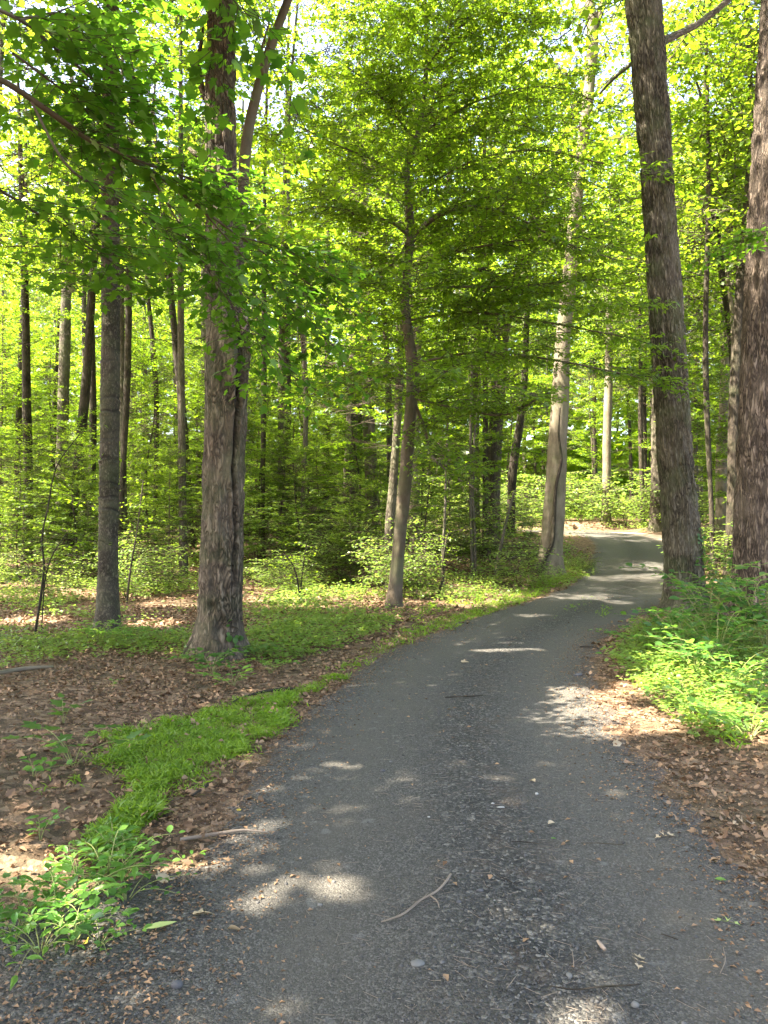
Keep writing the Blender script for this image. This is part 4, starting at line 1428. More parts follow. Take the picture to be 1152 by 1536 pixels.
for i, (x, y, s) in enumerate(((3.5, 46.5, 2.2), (6.2, 45.6, 2.0), (8.8, 45.2, 2.3), (11.2, 44.3, 2.1), (13.2, 42, 2.2), (14.2, 39, 1.9), (14.8, 36.4, 1.8), (1.2, 45, 1.9))):
    lab = 'bright bush closing the head of the road, %s of the row' % ('second from left', 'third from left', 'fourth from left', 'fourth from right', 'third from right', 'second from right', 'rightmost', 'leftmost')[i]
    shrub(i, (x, y, float(ground(np.array([x]), np.array([y]))[0])), s, i * 1.3, lab, 'bushes closing the head of the road', .9)
n_ = 0
while n_ < 70:
    y = rg.uniform(17, 48)
    x = rg.uniform(-.58, .58) * y
    u = float(road_u(np.array([x]), np.array([y]))[0])
    if abs(u) < 2.4 + 1.2 * (y > 26) + 2 * (u > 0) * (26 < y < 38) or (38 < y < 46 and 0 < x < 10):
        continue
    w = 'left' if u < 0 else 'right'
    s = rg.uniform(.7, 1.5)
    shrub(n_, (x, y, float(ground(np.array([x]), np.array([y]))[0])), s, rg.uniform(0, 6.28), 'thin shaded shrub, ' + whereabouts(x, y, 0, 24, 34), 'undergrowth shrubs %s of the road' % w, rg.uniform(.7, 1.2))
    n_ += 1

# ------------------------------------------------------------------ plants near enough to show their leaves one by one
LEAFMESH = {}


def leaf_data(key, tmpl, mat):
    """three shades of one leaf outline"""
    if (key, mat.name) not in LEAFMESH:
        LEAFMESH[key, mat.name] = [make_mesh('leaf', tmpl[0], [tmpl[1]], mat, attrs={'tint': np.full(len(tmpl[0]), t)}, smooth_shade=True) for t in (.1, .4, .65, .95)]
    return LEAFMESH[key, mat.name]


def put_leaves(root, key, tmpl, mat, pos, D, N, size, rg, nm='leaf', limit=300, rest='foliage', near=None):
    """the largest-looking leaves as single parts, what is past the limit joined"""
    pos = np.asarray(pos)
    b = np.array(root.location)
    order = np.arange(len(pos))
    if near is not None:
        order = np.argsort(near)
    one, more = order[:limit], order[limit:]
    F = frames(D, N)
    data = leaf_data(key, tmpl, mat)
    for i in one:
        o = link(nm, data[rg.integers(4)], root)
        M = np.eye(4)
        M[:3, :3] = F[i] * size[i]
        M[:3, 3] = pos[i] - b
        o.matrix_basis = Matrix(M.tolist())
    if len(more):
        link(rest, leaves_mesh(rest, tmpl, pos[more] - b, D[more], N[more], size[more], mat, smooth_shade=True), root, kind='stuff')


def weed(name, label, loc, rg, key, tmpl, mat, n_st=4, h=.25, spread=.18, per=6, leaf=.06, upright=.5, cat='plant', stem_mat=None, limit=300):
    """stems rising from one root with leaves in pairs up each stem"""
    rt = thing(name, label, cat, loc)
    J = Joined()
    pos, D, N_, sz = [], [], [], []
    for s in range(n_st):
        az = s * 2.4 + rg.uniform(-.4, .4)
        hh = h * rg.uniform(.6, 1.1)
        r = spread * rg.uniform(.3, 1.1)
        P = np.array([[0, 0, -.02], [r * .3 * math.cos(az), r * .3 * math.sin(az), hh * .5], [r * math.cos(az), r * math.sin(az), hh], [r * 1.5 * math.cos(az), r * 1.5 * math.sin(az), hh * (.9 + .2 * upright)]])
        P = np.hstack([P, np.array([[.004], [.0035], [.0025], [.0012]]) * (h / .3) ** .5])
        Dn, _ = catmull(P, .03)
        J.add(*tube(Dn, 5))
        for k in range(per):
            t = .35 + .65 * (k + .5) / per
            p = Dn[min(len(Dn) - 1, int(t * len(Dn)))][:3]
            sd = 1 if k % 2 else -1
            a2 = az + sd * rg.uniform(.6, 1.5) if k < per - 1 else az
            d = np.array([math.cos(a2), math.sin(a2), rg.uniform(-.25, .35) + .3 * upright])
            pos.append(p + d * leaf * .12), D.append(d), N_.append(UP + rg.normal(0, .25, 3)), sz.append(leaf * rg.uniform(.6, 1.2) * (1.15 - .4 * abs(t - .6)))
    link('stem', J.mesh('stem', stem_mat or B_green), rt)
    put_leaves(rt, key, tmpl, mat, np.array(pos) + np.array(loc), np.array(D), np.array(N_), np.array(sz), rg, limit=limit)
    return rt


rg = np.random.default_rng(46)
OV, LA = L_oval(.30), L_oval(.17, .05, .2)
for px, py, lab, key, tm, mt, kw in (
        (160, 1345, 'broad leaved weed, tallest of the clump at the lower left edge', 'oval', OV, M_weed, dict(n_st=9, h=0.198, spread=0.198, per=7, leaf=0.051)),
        (118, 1365, 'sunlit weed with narrow pale leaves in the lower left clump', 'lance', LA, M_weed, dict(n_st=11, h=0.158, spread=0.220, per=7, leaf=0.068)),
        (190, 1360, 'dark green weed leaning over the gravel at the clump end', 'oval', OV, M_shrub, dict(n_st=8, h=0.106, spread=0.176, per=6, leaf=0.034)),
        (110, 1425, 'bluish broad weed in the middle of the lower left clump', 'oval', L_oval(.4), M_shrub, dict(n_st=7, h=0.119, spread=0.176, per=5, leaf=0.058)),
        (60, 1440, 'yellowish weed beside the gravel in the lower left corner', 'lance', LA, M_weed, dict(n_st=10, h=0.106, spread=0.220, per=6, leaf=0.058)),
        (150, 1432, 'small weed with rounded leaves lowest in the left clump', 'oval', OV, M_weed, dict(n_st=7, h=0.066, spread=0.132, per=6, leaf=0.031)),
        (20, 1425, 'weed half cut by the left edge of the view', 'oval', OV, M_weed, dict(n_st=8, h=0.119, spread=0.176, per=6, leaf=0.041)),
        (85, 1390, 'fresh green weed at the heart of the lower left clump', 'oval', OV, M_weed, dict(n_st=8, h=.14, spread=.2, per=6, leaf=.045)),
        (190, 1320, 'low broad weed at the top of the lower left clump', 'oval', L_oval(.36), M_weed, dict(n_st=8, h=.13, spread=.17, per=6, leaf=.05)),
        (35, 1395, 'bluish lobed weed in the clump by the left edge', 'maple', L_maple(), M_shrub, dict(n_st=5, h=.12, spread=.16, per=5, leaf=.06)),
        (145, 1300, 'fine grassy weed linking the clump to the grass above', 'lance', LA, M_weed, dict(n_st=10, h=.13, spread=.16, per=7, leaf=.05)),
        (215, 1297, 'lone seedling with four round leaves by the gravel edge', 'oval', L_oval(.38), M_weed, dict(n_st=1, h=.09, spread=.02, per=5, leaf=.055)),
        (275, 1297, 'small sprout lying among brown leaves near the stick', 'oval', OV, M_weed, dict(n_st=2, h=.05, spread=.06, per=4, leaf=.04)),
        (60, 1262, 'little bright weed in brown leaves at the left edge', 'oval', OV, M_weed, dict(n_st=4, h=.10, spread=.10, per=5, leaf=.05)),
        (170, 1290, 'weed with drooping leaves behind the lower left clump', 'lance', LA, M_weed, dict(n_st=6, h=.17, spread=.16, per=6, leaf=.07)),
        (110, 1150, 'lobed maple seedling in the brown leaves left of the grass', 'maple', L_maple(), M_shrub, dict(n_st=5, h=.26, spread=.28, per=5, leaf=.105)),
        (95, 1085, 'smaller lobed maple seedling above the other one', 'maple', L_maple(), M_shrub, dict(n_st=3, h=.17, spread=.18, per=4, leaf=.10)),
        (50, 1165, 'low weed with rounded leaves left of the maple seedlings', 'oval', L_oval(.4), M_weed, dict(n_st=4, h=.10, spread=.14, per=5, leaf=.06)),
        (170, 1033, 'tiny sprig standing in the bare brown leaves', 'oval', OV, M_weed, dict(n_st=3, h=.09, spread=.07, per=5, leaf=.04)),
        (318, 1010, 'round leaved creeper spreading from the foot of the split oak', 'round', L_oval(.45), M_shrub, dict(n_st=9, h=.22, spread=.42, per=7, leaf=.10)),
        (350, 1030, 'pale weed just below the split oak creeper', 'oval', L_oval(.36), M_weed, dict(n_st=7, h=.15, spread=.34, per=6, leaf=.085)),
        (385, 990, 'leafy weed right of the split oak foot', 'round', L_oval(.45), M_shrub, dict(n_st=6, h=.2, spread=.3, per=6, leaf=.09)),
        (150, 968, 'ferny green weed at the foot of the banded trunk', 'lance', LA, M_weed, dict(n_st=10, h=.32, spread=.4, per=9, leaf=.10)),
        (190, 972, 'ferny weed spreading right of the banded trunk', 'lance', LA, M_weed, dict(n_st=9, h=.28, spread=.45, per=9, leaf=.10)),
        (405, 1010, 'low weed on the verge above the black stick', 'oval', OV, M_weed, dict(n_st=7, h=.14, spread=.28, per=6, leaf=.07))):
    weed('weed', lab, hits(px, py), rg, key, tm, mt, **kw)

# the shrubs crowding the right edge
SH = L_oval(.36, .06, .16)
for px, py, lab, kw in (
        (1062, 955, 'arching shrub with paired leaves at the right, tallest of the bank', dict(n_st=15, h=1.0, spread=.8, per=12, leaf=.135)),
        (1118, 975, 'dense dark shrub at the right edge below the ruddy trunk', dict(n_st=14, h=.9, spread=.65, per=12, leaf=.125)),
        (1090, 925, 'tall arching shrub standing between the furrowed poplar and ruddy trunk', dict(n_st=16, h=1.05, spread=.7, per=13, leaf=.12)),
        (1150, 985, 'tall dark shrub spilling over the right edge of the view', dict(n_st=16, h=.95, spread=.6, per=13, leaf=.12)),
        (1020, 985, 'dark mounded shrub just below the furrowed poplar', dict(n_st=14, h=.55, spread=.65, per=11, leaf=.10)),
        (1075, 1000, 'dark leafy shrub in the middle of the right bank', dict(n_st=14, h=.6, spread=.6, per=11, leaf=.11)),
        (1125, 1110, 'pale weed low on the right bank at the edge of view', dict(n_st=10, h=.25, spread=.4, per=8, leaf=.075)),
        (1040, 1065, 'pale weed where the right bank meets the brown verge', dict(n_st=10, h=.2, spread=.4, per=8, leaf=.07)),
        (1000, 962, 'dark leafy shrub around the foot of the furrowed poplar', dict(n_st=12, h=.42, spread=.6, per=10, leaf=.10)),
        (955, 975, 'low dark plant where the shrubs meet the road edge', dict(n_st=10, h=.25, spread=.5, per=8, leaf=.085)),
        (1140, 925, 'tall shrub half cut by the right edge in front of ruddy trunk', dict(n_st=14, h=1.0, spread=.6, per=12, leaf=.13)),
        (1040, 1015, 'sunlit shrub with pale leaves in front of the dark bank', dict(n_st=11, h=.40, spread=.55, per=9, leaf=.105)),
        (1100, 1030, 'sunny low shrub below the dense dark one at right', dict(n_st=11, h=.42, spread=.5, per=9, leaf=.10)),
        (980, 1015, 'pale weed patch nearest the brown right verge', dict(n_st=9, h=.2, spread=.42, per=7, leaf=.075)),
        (1140, 1060, 'sunny weed at the right edge over the grass', dict(n_st=8, h=.3, spread=.35, per=8, leaf=.09)),
        (1080, 1085, 'low weed in the grass on the right bank', dict(n_st=8, h=.16, spread=.3, per=7, leaf=.065))):
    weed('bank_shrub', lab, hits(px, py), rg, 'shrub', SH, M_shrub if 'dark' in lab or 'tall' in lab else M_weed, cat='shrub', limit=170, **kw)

# saplings
def sapling(label, polys, Y, bark, rg, crown_from, leaf=.08, lat=.6, nm='sapling', per=9, tm=None):
    p0 = np.array([*at(polys[0][0][0], polys[0][0][1], Y)[:2], 0])
    p0[2] = float(ground(p0[0:1], p0[1:2])[0])
    rt = thing(nm, label, 'sapling', p0)
    A, B, lp, ld, ln, ls = [], [], [], [], [], []
    for poly in polys:
        W = np.array([[*at(px, py, Y), w / 2 / FPX * Y] for px, py, w in poly])
        W[0, 2] = min(W[0, 2], p0[2] - .02)
        limb(rt, W, bark, nm='stem', seg=6, step=.1)
        D, _ = catmull(W, .1)
        for k in range(per):
            t = crown_from + (1 - crown_from) * (k + .5) / per
            p = D[min(len(D) - 1, int(t * len(D)))][:3]
            P = bend(p, rg.uniform(0, 6.28), rg.uniform(-.1, .4), lat * rg.uniform(.5, 1.3), .2, rg, 4)
            a = spray(rg, P, .18, .4, .075, leaf, .3)
            A += [P[:-1], a[0]]
            B += [P[1:], a[1]]
            for l, q in zip((lp, ld, ln, ls), a[2:]):
                l.append(q)
    A, B = np.vstack(A), np.vstack(B)
    link('crown', leaves_mesh('crown', tm or L_folded(.32), np.vstack(lp) - p0, np.vstack(ld), np.vstack(ln), np.concatenate(ls), M_maple), rt, kind='stuff')
    link('twigs', twigs_mesh('twigs', A - p0, B - p0, np.full(len(A), .004), np.full(len(A), .002), bark), rt, kind='stuff')


def depth(px, py):
    return float(hit(px, py)[1])


sapling('thin dark crooked sapling near the left edge, left of the banded trunk', [[(52, 952, 4), (62, 890, 4), (66, 850, 3.5), (63, 810, 3), (72, 760, 2.5), (85, 700, 2), (120, 650, 1.5)], [(62, 855, 2), (80, 830, 2), (100, 800, 1.5)]], depth(52, 952), B_dark, rg, .55, .085, .6)
sapling('pair of grey thin stems standing close together in the woods', [[(709, 866, 5), (707, 800, 5), (706, 740, 5), (706, 640, 4), (708, 540, 3)], [(713, 866, 4), (712, 800, 4), (709, 740, 4), (712, 650, 3), (722, 560, 2)]], depth(709, 866), B_grey, rg, .5, .08, .9)
sapling('single grey thin stem left of the close pair of stems', [[(665, 880, 4), (664, 830, 4), (667, 780, 4), (669, 700, 3), (672, 620, 2)]], depth(665, 890), B_grey, rg, .45, .08, .9)
sapling('slanting twig sapling in front of the maple woods', [[(655, 897, 4), (664, 870, 4), (666, 830, 3), (672, 800, 2)]], depth(655, 897), B_dark, rg, .6, .06, .4, per=5)
sapling('grey slanting sapling beside the fallen branches', [[(742, 866, 5), (750, 825, 5), (760, 780, 4), (772, 735, 3)]], depth(742, 868), B_grey, rg, .5, .08, .8)
sapling('bent sapling in the sunny clearing right of the split oak', [[(450, 905, 3), (446, 870, 2.5), (438, 845, 2), (425, 830, 1.5)], [(449, 890, 2), (456, 840, 2), (460, 815, 1.5)]], depth(450, 905), B_dark, rg, .45, .07, .5)
sapling('thin whip of a sapling between banded trunk and split oak', [[(190, 905, 3), (195, 860, 3), (205, 800, 2), (215, 720, 2)]], depth(190, 905), B_dark, rg, .5, .075, .6)

# creeper leaves on two trunks
def creeper(label, Wt, z0, z1, az0, daz, n, rg):
    base = np.array([*Wt[1, :2], float(ground(Wt[1:2, 0], Wt[1:2, 1])[0])])
    rt = thing('ivy_vine', label, 'vine', base)
    D, _ = catmull(Wt, .03)
    zs = np.linspace(base[2] + .02, z1, 40)
    P = []
    for i, z in enumerate(zs):
        k = int(np.argmin(np.abs(D[:, 2] - z)))
        a = az0 + .25 * math.sin(i * .5)
        fl = 1 + .3 * math.exp(-(z - base[2]) / .22)
        P.append([D[k, 0] + (D[k, 3] * fl + .015) * math.cos(a), D[k, 1] + (D[k, 3] * fl + .015) * math.sin(a), z, .006])
    limb(rt, P, B_twig, nm='stem', seg=5, step=.05)
    z = rg.uniform(z0, z1, n)
    a = az0 + rg.normal(0, daz, n)
    k = np.array([int(np.argmin(np.abs(D[:, 2] - q))) for q in z])
    fl = 1 + .3 * np.exp(-(z - base[2]) / .22)
    R = D[k, 3] * fl + .04
    nrmv = np.stack([np.cos(a), np.sin(a), np.full(n, .25)], -1)
    pos = np.stack([D[k, 0] + R * np.cos(a), D[k, 1] + R * np.sin(a), z], -1)
    put_leaves(rt, 'round', L_oval(.45), M_shrub, pos, rg.normal(0, .5, (n, 3)) - UP * .8, nrmv + rg.normal(0, .2, (n, 3)), rg.uniform(.05, .10, n), rg)


creeper('dark ivy climbing the right side of the furrowed poplar', W5, W5[1, 2] + .9, W5[1, 2] + 1.75, -.55, .35, 60, rg)
creeper('few ivy leaves on the low right side of the split oak', W2, W2[1, 2] + .1, W2[1, 2] + .5, -.75, .3, 14, rg)

# ------------------------------------------------------------------ maple boughs reaching in from the left, close to the camera
def bough(label, limbs, rg, leaf, per_limit, gap=.17, tl=.55, lg=.075, tilt=.32, side=()):
    """limbs: paths of (px,py,width,Y)"""
    Ws = [np.array([[*at(px, py, Y * 1.3), w / 2 / FPX * Y * 1.1] for px, py, w, Y in l]) for l in limbs]
    base = Ws[0][0, :3]
    rt = thing('maple_bough', label, 'branch', base)
    A, B, lp, ld, ln, ls = [], [], [], [], [], []
    for W in Ws:
        limb(rt, W, B_maple, seg=8, step=.06)
        D, _ = catmull(W, .06)
        paths = [D[:, :3]]
        for s in np.arange(.18, .97, .11):
            p = D[int(s * (len(D) - 1)), :3]
            dr = nrm(D[min(len(D) - 1, int(s * len(D)) + 3), :3] - D[max(0, int(s * len(D)) - 3), :3])
            az = math.atan2(dr[1], dr[0]) + (1 if int(s * 100) % 2 else -1) * rg.uniform(.35, .9)
            paths.append(bend(p, az, math.asin(np.clip(dr[2], -.7, .7)) + rg.uniform(-.15, .15), rg.uniform(.5, 1.0) * (1.15 - .3 * s), rg.uniform(.05, .2), rg, 6))
        for P in paths:
            a = spray(rg, P, gap, tl, lg, leaf, tilt, .1, .1)
            A += [P[:-1], a[0]]
            B += [P[1:], a[1]]
            for l, q in zip((lp, ld, ln, ls), a[2:]):
                l.append(q)
    A, B, lp, ld, ln, ls = np.vstack(A), np.vstack(B), np.vstack(lp), np.vstack(ld), np.vstack(ln), np.concatenate(ls)
    k = lp[:, 1] > 1.7
    lp, ld, ln, ls = lp[k], ld[k], ln[k], ls[k]
    k = np.minimum(A[:, 1], B[:, 1]) > 1.7
    link('twigs', twigs_mesh('twigs', A[k] - base, B[k] - base, np.full(k.sum(), .0035), np.full(k.sum(), .0018), B_twig), rt, kind='stuff')
    d = np.linalg.norm(lp - np.array([0, 0, EYE]), axis=1) / ls
    q = lp - np.array([0, 0, EYE])
    out = (np.abs(q[:, 0] / q[:, 1]) > .52) | ((q[:, 2] / q[:, 1]) > .72)
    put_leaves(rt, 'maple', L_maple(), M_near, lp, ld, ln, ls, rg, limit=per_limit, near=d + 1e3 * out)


rg = np.random.default_rng(47)
bough('maple bough sloping down from upper left across the split oak',
      [[(-60, 95, 12, 3.7), (10, 125, 11, 3.9), (70, 165, 11, 4.1), (130, 207, 10, 4.4), (220, 252, 7, 4.8), (300, 312, 6, 5.3), (360, 355, 4, 5.8), (440, 410, 3, 6.3), (540, 475, 2, 7.0)],
       [(130, 207, 5, 4.4), (205, 240, 5, 4.6), (270, 262, 4, 4.9), (330, 290, 3, 5.4), (400, 330, 2, 6.0)],
       [(40, 140, 5, 4.0), (110, 258, 5, 4.2), (160, 288, 4, 4.4), (235, 345, 3, 4.8), (300, 400, 2, 5.3), (400, 470, 2, 6.0)],
       [(300, 312, 4, 5.3), (370, 390, 3, 5.6), (440, 465, 3, 6.0), (520, 535, 2, 6.5)],
       [(360, 355, 3, 5.8), (430, 375, 3, 6.0), (510, 420, 2, 6.4)],
       [(220, 252, 3, 4.8), (290, 370, 3, 5.0), (350, 460, 2, 5.3), (430, 545, 2, 5.6)]], rg, .088, 300)
bough('upper dark maple bough over the banded trunk',
      [[(-60, -10, 8, 3.4), (30, 30, 7, 3.6), (80, 70, 6, 3.9), (140, 120, 5, 4.2), (200, 185, 3, 4.7)],
       [(20, 80, 5, 3.7), (60, 110, 4, 3.9), (130, 165, 3, 4.3), (180, 230, 2, 4.8)],
       [(30, 30, 5, 3.6), (90, 20, 4, 3.9), (150, 45, 3, 4.3), (230, 70, 2, 4.8)]], rg, .085, 240)
bough('lower left maple bough hanging in front of the left woods',
      [[(-80, 250, 7, 3.4), (-20, 275, 6, 3.6), (40, 310, 5, 3.9), (100, 350, 4, 4.2), (170, 395, 3, 4.6), (230, 430, 2, 5.1)]], rg, .085, 150)
bough('leafy maple twig hanging from the top in front of the split oak',
      [[(300, -90, 5, 3.3), (318, -40, 4, 3.4), (338, 10, 3, 3.5), (352, 50, 2, 3.6)]], rg, .09, 120, tl=.22)
bough('bright leafy twig at the right edge in front of the ruddy trunk',
      [[(1190, 345, 4, 8.5), (1165, 345, 3, 8.6), (1135, 350, 2, 8.7), (1118, 362, 2, 8.8)]], rg, .10, 80, tl=.35)

# ------------------------------------------------------------------ sticks, leaves and stones lying about
def lying(name, label, cat, poly, mat, side=(), lift=.008, seg=8, nm='stem'):
    """a stick on the ground through photo pixels (px,py,diameter m)"""
    P = np.array([[*hits(a, b), w / 2] for a, b, w in poly])
    P[:, 2] += P[:, 3] + lift
    rt = thing(name, label, cat, P[0, :3])
    limb(rt, P, mat, nm=nm, seg=seg, step=.02, wob=.18)
    for sd in side:
        Q = np.array([[*hits(a, b), w / 2] for a, b, w in sd])
        Q[:, 2] += Q[:, 3] + lift
        limb(rt, Q, mat, nm='twig', seg=6, step=.02, wob=.15)
    return rt


lying('forked_stick', 'pale forked stick lying on the gravel in the near road', 'stick', [(572, 1395, .006), (600, 1387, .010), (630, 1366, .010), (655, 1352, .011), (668, 1338, .012), (676, 1325, .012)], B_stick, [[(646, 1358, .007), (655, 1364, .006), (659, 1374, .004)], [(612, 1380, .004), (622, 1372, .004), (643, 1352, .003)]])
lying('brown_stick', 'straight brown stick on the left gravel edge pointing into the road', 'stick', [(270, 1265, .022), (300, 1262, .022), (335, 1259, .02), (365, 1258, .016), (400, 1259, .006)], B_stick)
lying('black_stick', 'long black stick bridging the grass and the road at left', 'stick', [(335, 1070, .014), (360, 1054, .024), (385, 1047, .028), (410, 1042, .028), (440, 1040, .024), (452, 1041, .012)], B_dark, lift=.03)
lying('dark_stick', 'short dark stick in brown leaves left of the near road', 'stick', [(288, 1200, .014), (300, 1193, .02), (312, 1184, .02), (318, 1178, .015)], B_dark, lift=.02)
lying('long_twig', 'long dark twig lying across the bottom of the road', 'stick', [(825, 1497, .004), (860, 1500, .006), (900, 1499, .007), (940, 1497, .006), (962, 1490, .004)], B_dark)
lying('thin_twig', 'thin twig on the road below the sunny patches', 'stick', [(668, 1052, .012), (690, 1051, .014), (712, 1050, .012), (728, 1048, .006)], B_dark)
lying('thin_twig', 'dark straight twig on the middle gravel strip', 'stick', [(768, 1272, .005), (790, 1274, .006), (810, 1277, .004)], B_dark)
lying('thin_twig', 'dark twig aslant on the gravel right of the forked stick', 'stick', [(744, 1324, .004), (758, 1332, .005), (776, 1341, .003)], B_dark)
lying('thin_twig', 'reddish twig lying along the right wheel track', 'stick', [(872, 1275, .004), (900, 1275, .005), (935, 1277, .004)], B_twig)
lying('thin_twig', 'bent pale twig near the lower right corner', 'stick', [(1085, 1437, .003), (1088, 1460, .004), (1080, 1480, .003)], B_stick)
lying('thin_twig', 'fine curved twig on the lower right gravel', 'stick', [(1060, 1446, .003), (1075, 1458, .003), (1087, 1471, .002)], B_twig)
lying('thin_twig', 'short dark twig right of the wood chip', 'stick', [(992, 1417, .005), (1004, 1420, .006), (1017, 1424, .005)], B_dark)
lying('thin_twig', 'pale upright looking twig near the bottom middle', 'stick', [(858, 1440, .003), (860, 1452, .004), (861, 1466, .003)], B_stick)
lying('thin_twig', 'short slanting pale twig at the bottom of the road', 'stick', [(760, 1498, .003), (768, 1488, .004), (775, 1479, .002)], B_stick)
lying('thin_twig', 'dark twig on the edge of the right leaf drift', 'stick', [(1053, 1228, .010), (1065, 1229, .010), (1078, 1231, .006)], B_dark)
lying('thin_twig', 'dark twig on the far right verge beside the brown leaves', 'stick', [(870, 975, .02), (885, 974, .02), (899, 976, .01)], B_dark)
lying('wood_chip', 'short tan piece of wood on the near gravel', 'wood', [(897, 1430, .014), (903, 1437, .018), (908, 1444, .014)], B_core, nm='chip')
lying('fallen_branch', 'pale fallen branch on the ground at the left edge', 'log', [(-40, 1023, .05), (0, 1017, .055), (40, 1010, .05), (80, 1006, .03)], B_pale, lift=.03)
for i, (poly, lab) in enumerate((([(738, 842, .14), (765, 838, .16), (800, 838, .15), (812, 836, .12)], 'thickest of the dead branches heaped left of the cracked pale tree'),
                                 ([(732, 850, .09), (760, 846, .10), (795, 842, .09), (808, 843, .05)], 'thin dead branch in front in the heap left of the cracked tree'),
                                 ([(725, 838, .06), (750, 832, .08), (780, 826, .08), (806, 828, .05)], 'grey dead branch at the back of the heap'))):
    lying('dead_branch', lab, 'log', poly, (B_dark, B_dark, B_grey)[i], lift=.06 + .05 * i)


def flat_leaf(name, label, px, py, tmpl, mat, size, az, tilt=.12, cat='leaf', lift=.012, sc=(1, 1, 1)):
    p = hits(px, py)
    me = make_mesh(name, tmpl[0] * np.array(sc), [tmpl[1]], mat, attrs={'tint': np.full(len(tmpl[0]), RNG.random())})
    o = link(name, me, loc=p + np.array([0, 0, lift]))
    d = np.array([math.cos(az), math.sin(az), RNG.normal(0, .06)])
    F = frames(d[None], (UP + RNG.normal(0, tilt, 3))[None])[0] * size
    M = np.eye(4)
    M[:3, :3] = F
    M[:3, 3] = p + np.array([0, 0, lift])
    o.matrix_basis = Matrix(M.tolist())
    tag(o, label, cat)


OAK = L_oak(.10)
flat_leaf('oak_leaf', 'tan dry oak leaf with pointed lobes on the right wheel track', 985, 1266, OAK, M_tan, .115, .35, .25)
flat_leaf('oak_leaf', 'pale green oak leaf lying near the right edge of the road', 1108, 1402, OAK, M_palegreen, .10, 2.5)
flat_leaf('oak_leaf', 'small tan oak leaf close to the right edge of the view', 1131, 1293, OAK, M_tan, .07, .6, .3)
flat_leaf('oak_leaf', 'curled tan oak leaf at the edge of the right leaf drift', 1100, 1240, OAK, M_tan, .14, .2, .4)
flat_leaf('oak_leaf', 'tan crumpled oak leaf on the gravel near the bottom', 958, 1466, OAK, M_tan, .10, 1.2, .4)
flat_leaf('dry_leaf', 'crumpled pale leaf right of the large green leaf', 292, 1385, L_maple(.2), M_tan, .075, .4, .4)
flat_leaf('dry_leaf', 'broad greyish dry leaf between weeds and the stick', 240, 1335, L_maple(.2), M_tan, .09, 1.4, .4)
flat_leaf('dry_leaf', 'brown curled dry leaf right of the crumpled pale leaf', 340, 1410, L_oval(.25, .2), M_tan, .06, .1, .5)
flat_leaf('dry_leaf', 'small brown leaf on the gravel beside the dark twig', 822, 1246, L_oval(.3, .2), M_tan, .05, .5, .4)
flat_leaf('dry_leaf', 'small curled leaf on the road beyond the white scraps', 803, 1182, L_oval(.3, .2), M_tan, .06, 2.0, .4)
flat_leaf('dry_leaf', 'tan leaf in the sunny brown patch on the right verge', 920, 1122, L_maple(.2), M_tan, .08, .3, .3)
flat_leaf('dry_leaf', 'tan curled leaf on the road near the thin twig', 693, 998, L_maple(.2), M_tan, .10, .2, .3)
flat_leaf('green_leaf', 'long torn pale green leaf on the gravel at lower left', 213, 1408, L_oval(.16, .03, .0), M_palegreen, .135, .28, .1)
flat_leaf('green_leaf', 'small narrow green leaf on the right wheel track', 1072, 1332, L_oval(.2, .05), M_weed, .05, -.35, .2)
flat_leaf('green_leaf', 'tiny green leaf on the middle gravel strip', 826, 1269, L_oval(.2, .05), M_weed, .03, .0, .2)
flat_leaf('yellow_leaf', 'small yellow leaf on the gravel by the left verge', 356, 1222, L_oval(.42, .05), M_yellow, .035, 1.2, .15)
flat_leaf('yellow_leaf', 'yellow brown leaf at the foot of the lower left weeds', 130, 1430, L_oval(.4, .1), M_yellow, .04, 2.0, .4)


def stone(name, label, px, py, size, mat, sq=(1, .8, .55), seed=0, cat='stone'):
    n, m = 14, 8
    th, ph = np.meshgrid(np.linspace(0, 2 * np.pi, n, endpoint=False), np.linspace(-1.4, 1.5, m))
    V = np.stack([np.cos(th) * np.cos(ph), np.sin(th) * np.cos(ph), np.sin(ph)], -1).reshape(-1, 3)
    V = V * (1 + .28 * fbm(V * 1.7 + seed, 3))[:, None] * np.array(sq) * size
    i = np.arange(m - 1)[:, None] * n
    j = np.arange(n)[None]
    k = (j + 1) % n
    Q = np.stack([i + j, i + k, i + n + k, i + n + j], -1).reshape(-1, 4)
    me = make_mesh(name, V, [Q, np.arange(n)[None, ::-1], (np.arange(n) + (m - 1) * n)[None]], mat, attrs={'tint': np.full(len(V), .5)})
    tag(link(name, me, loc=hits(px, py) + np.array([0, 0, size * sq[2] * .35])), label, cat)


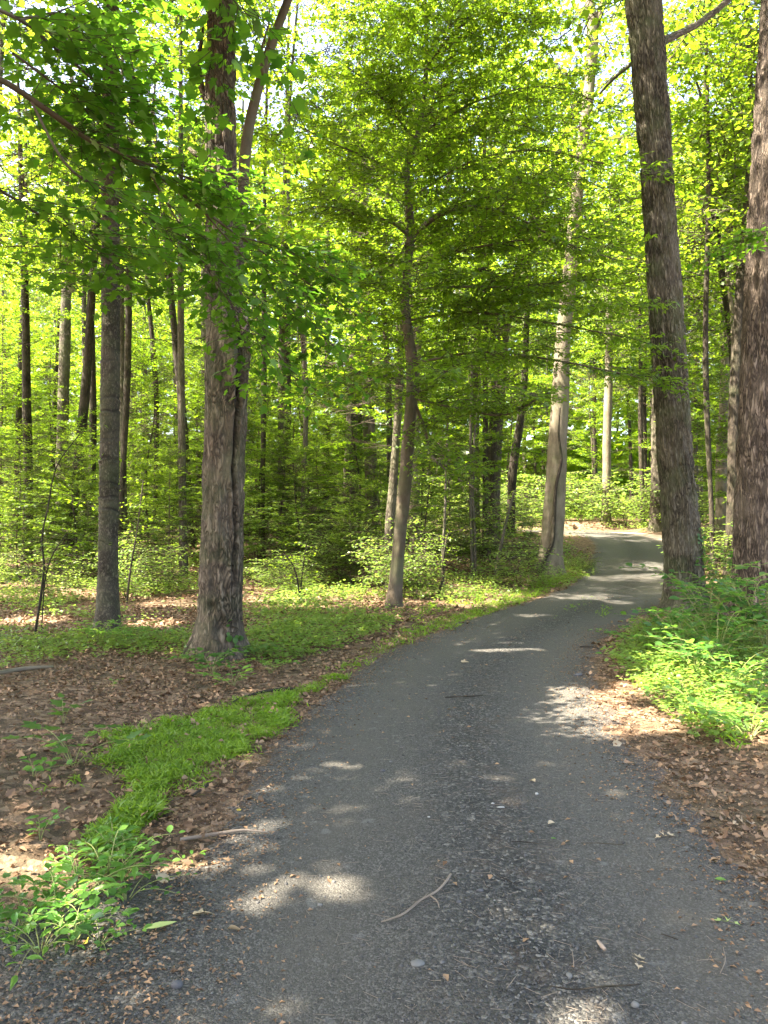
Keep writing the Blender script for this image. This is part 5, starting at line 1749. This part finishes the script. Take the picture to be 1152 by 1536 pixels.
stone('pale_stone', 'pale grey flat stone at the bottom of the road left of centre', 626, 1458, .028, M_palestone, (1, .75, .35), 1)
stone('dark_stone', 'round dark stone on the gravel at lower left', 265, 1492, .022, M_darkstone, (1, .8, .7), 2)
stone('white_scrap', 'larger white scrap on the middle gravel strip', 751, 1217, .024, M_white, (1, .3, .22), 3, 'scrap')
stone('white_scrap', 'smaller white scrap just left of the larger one', 739, 1212, .010, M_white, (1, .6, .5), 4, 'scrap')
stone('white_scrap', 'tiny white crumb on the left of the gravel strip', 643, 1232, .008, M_white, (1, .7, .5), 5, 'scrap')
stone('white_pebble', 'white pebble on the gravel beyond the white scraps', 805, 1198, .011, M_white, (1, .8, .7), 6)
stone('tan_pebble', 'rounded tan pebble at the very bottom of the road', 953, 1521, .013, M_palestone, (1, .9, .8), 7)
stone('grey_stone', 'flat blue grey stone near the bottom below the wood chip', 854, 1478, .016, M_palestone, (.7, 1, .4), 8)
stone('dark_stone', 'dark clod lying on the left wheel track', 574, 1163, .017, M_darkstone, (1, .8, .6), 9)
stone('dark_stone', 'dark pebble right of the forked stick tip', 688, 1364, .011, M_darkstone, (1, .8, .6), 10)
stone('dark_stone', 'small dark clod right of the reddish leaf bit', 720, 1345, .014, M_darkstone, (1.2, .7, .5), 11)
stone('pale_stone', 'pale pebble on the near gravel left of forked stick', 480, 1366, .012, M_palestone, (1, .8, .5), 12)
stone('dark_stone', 'dark stone on the verge of the right leaf drift', 868, 1017, .05, M_darkstone, (1, .7, .5), 13)

# things that share a wording are told apart by how far back they stand
same = {}
for o in SC.objects:
    if o.parent is None and o.get('label'):
        same.setdefault(o['label'], []).append(o)
for lab, os_ in same.items():
    if len(os_) > 1:
        os_.sort(key=lambda o: o.location.y)
        names = {2: ('nearer one', 'farther one'), 3: ('nearest of three', 'middle of three', 'farthest of three')}.get(len(os_)) or tuple('%s nearest' % w for w in ('first', 'second', 'third', 'fourth', 'fifth', 'sixth', 'seventh', 'eighth', 'ninth')[:len(os_)])
        for o, w in zip(os_, names):
            o['label'] = lab + ', ' + w
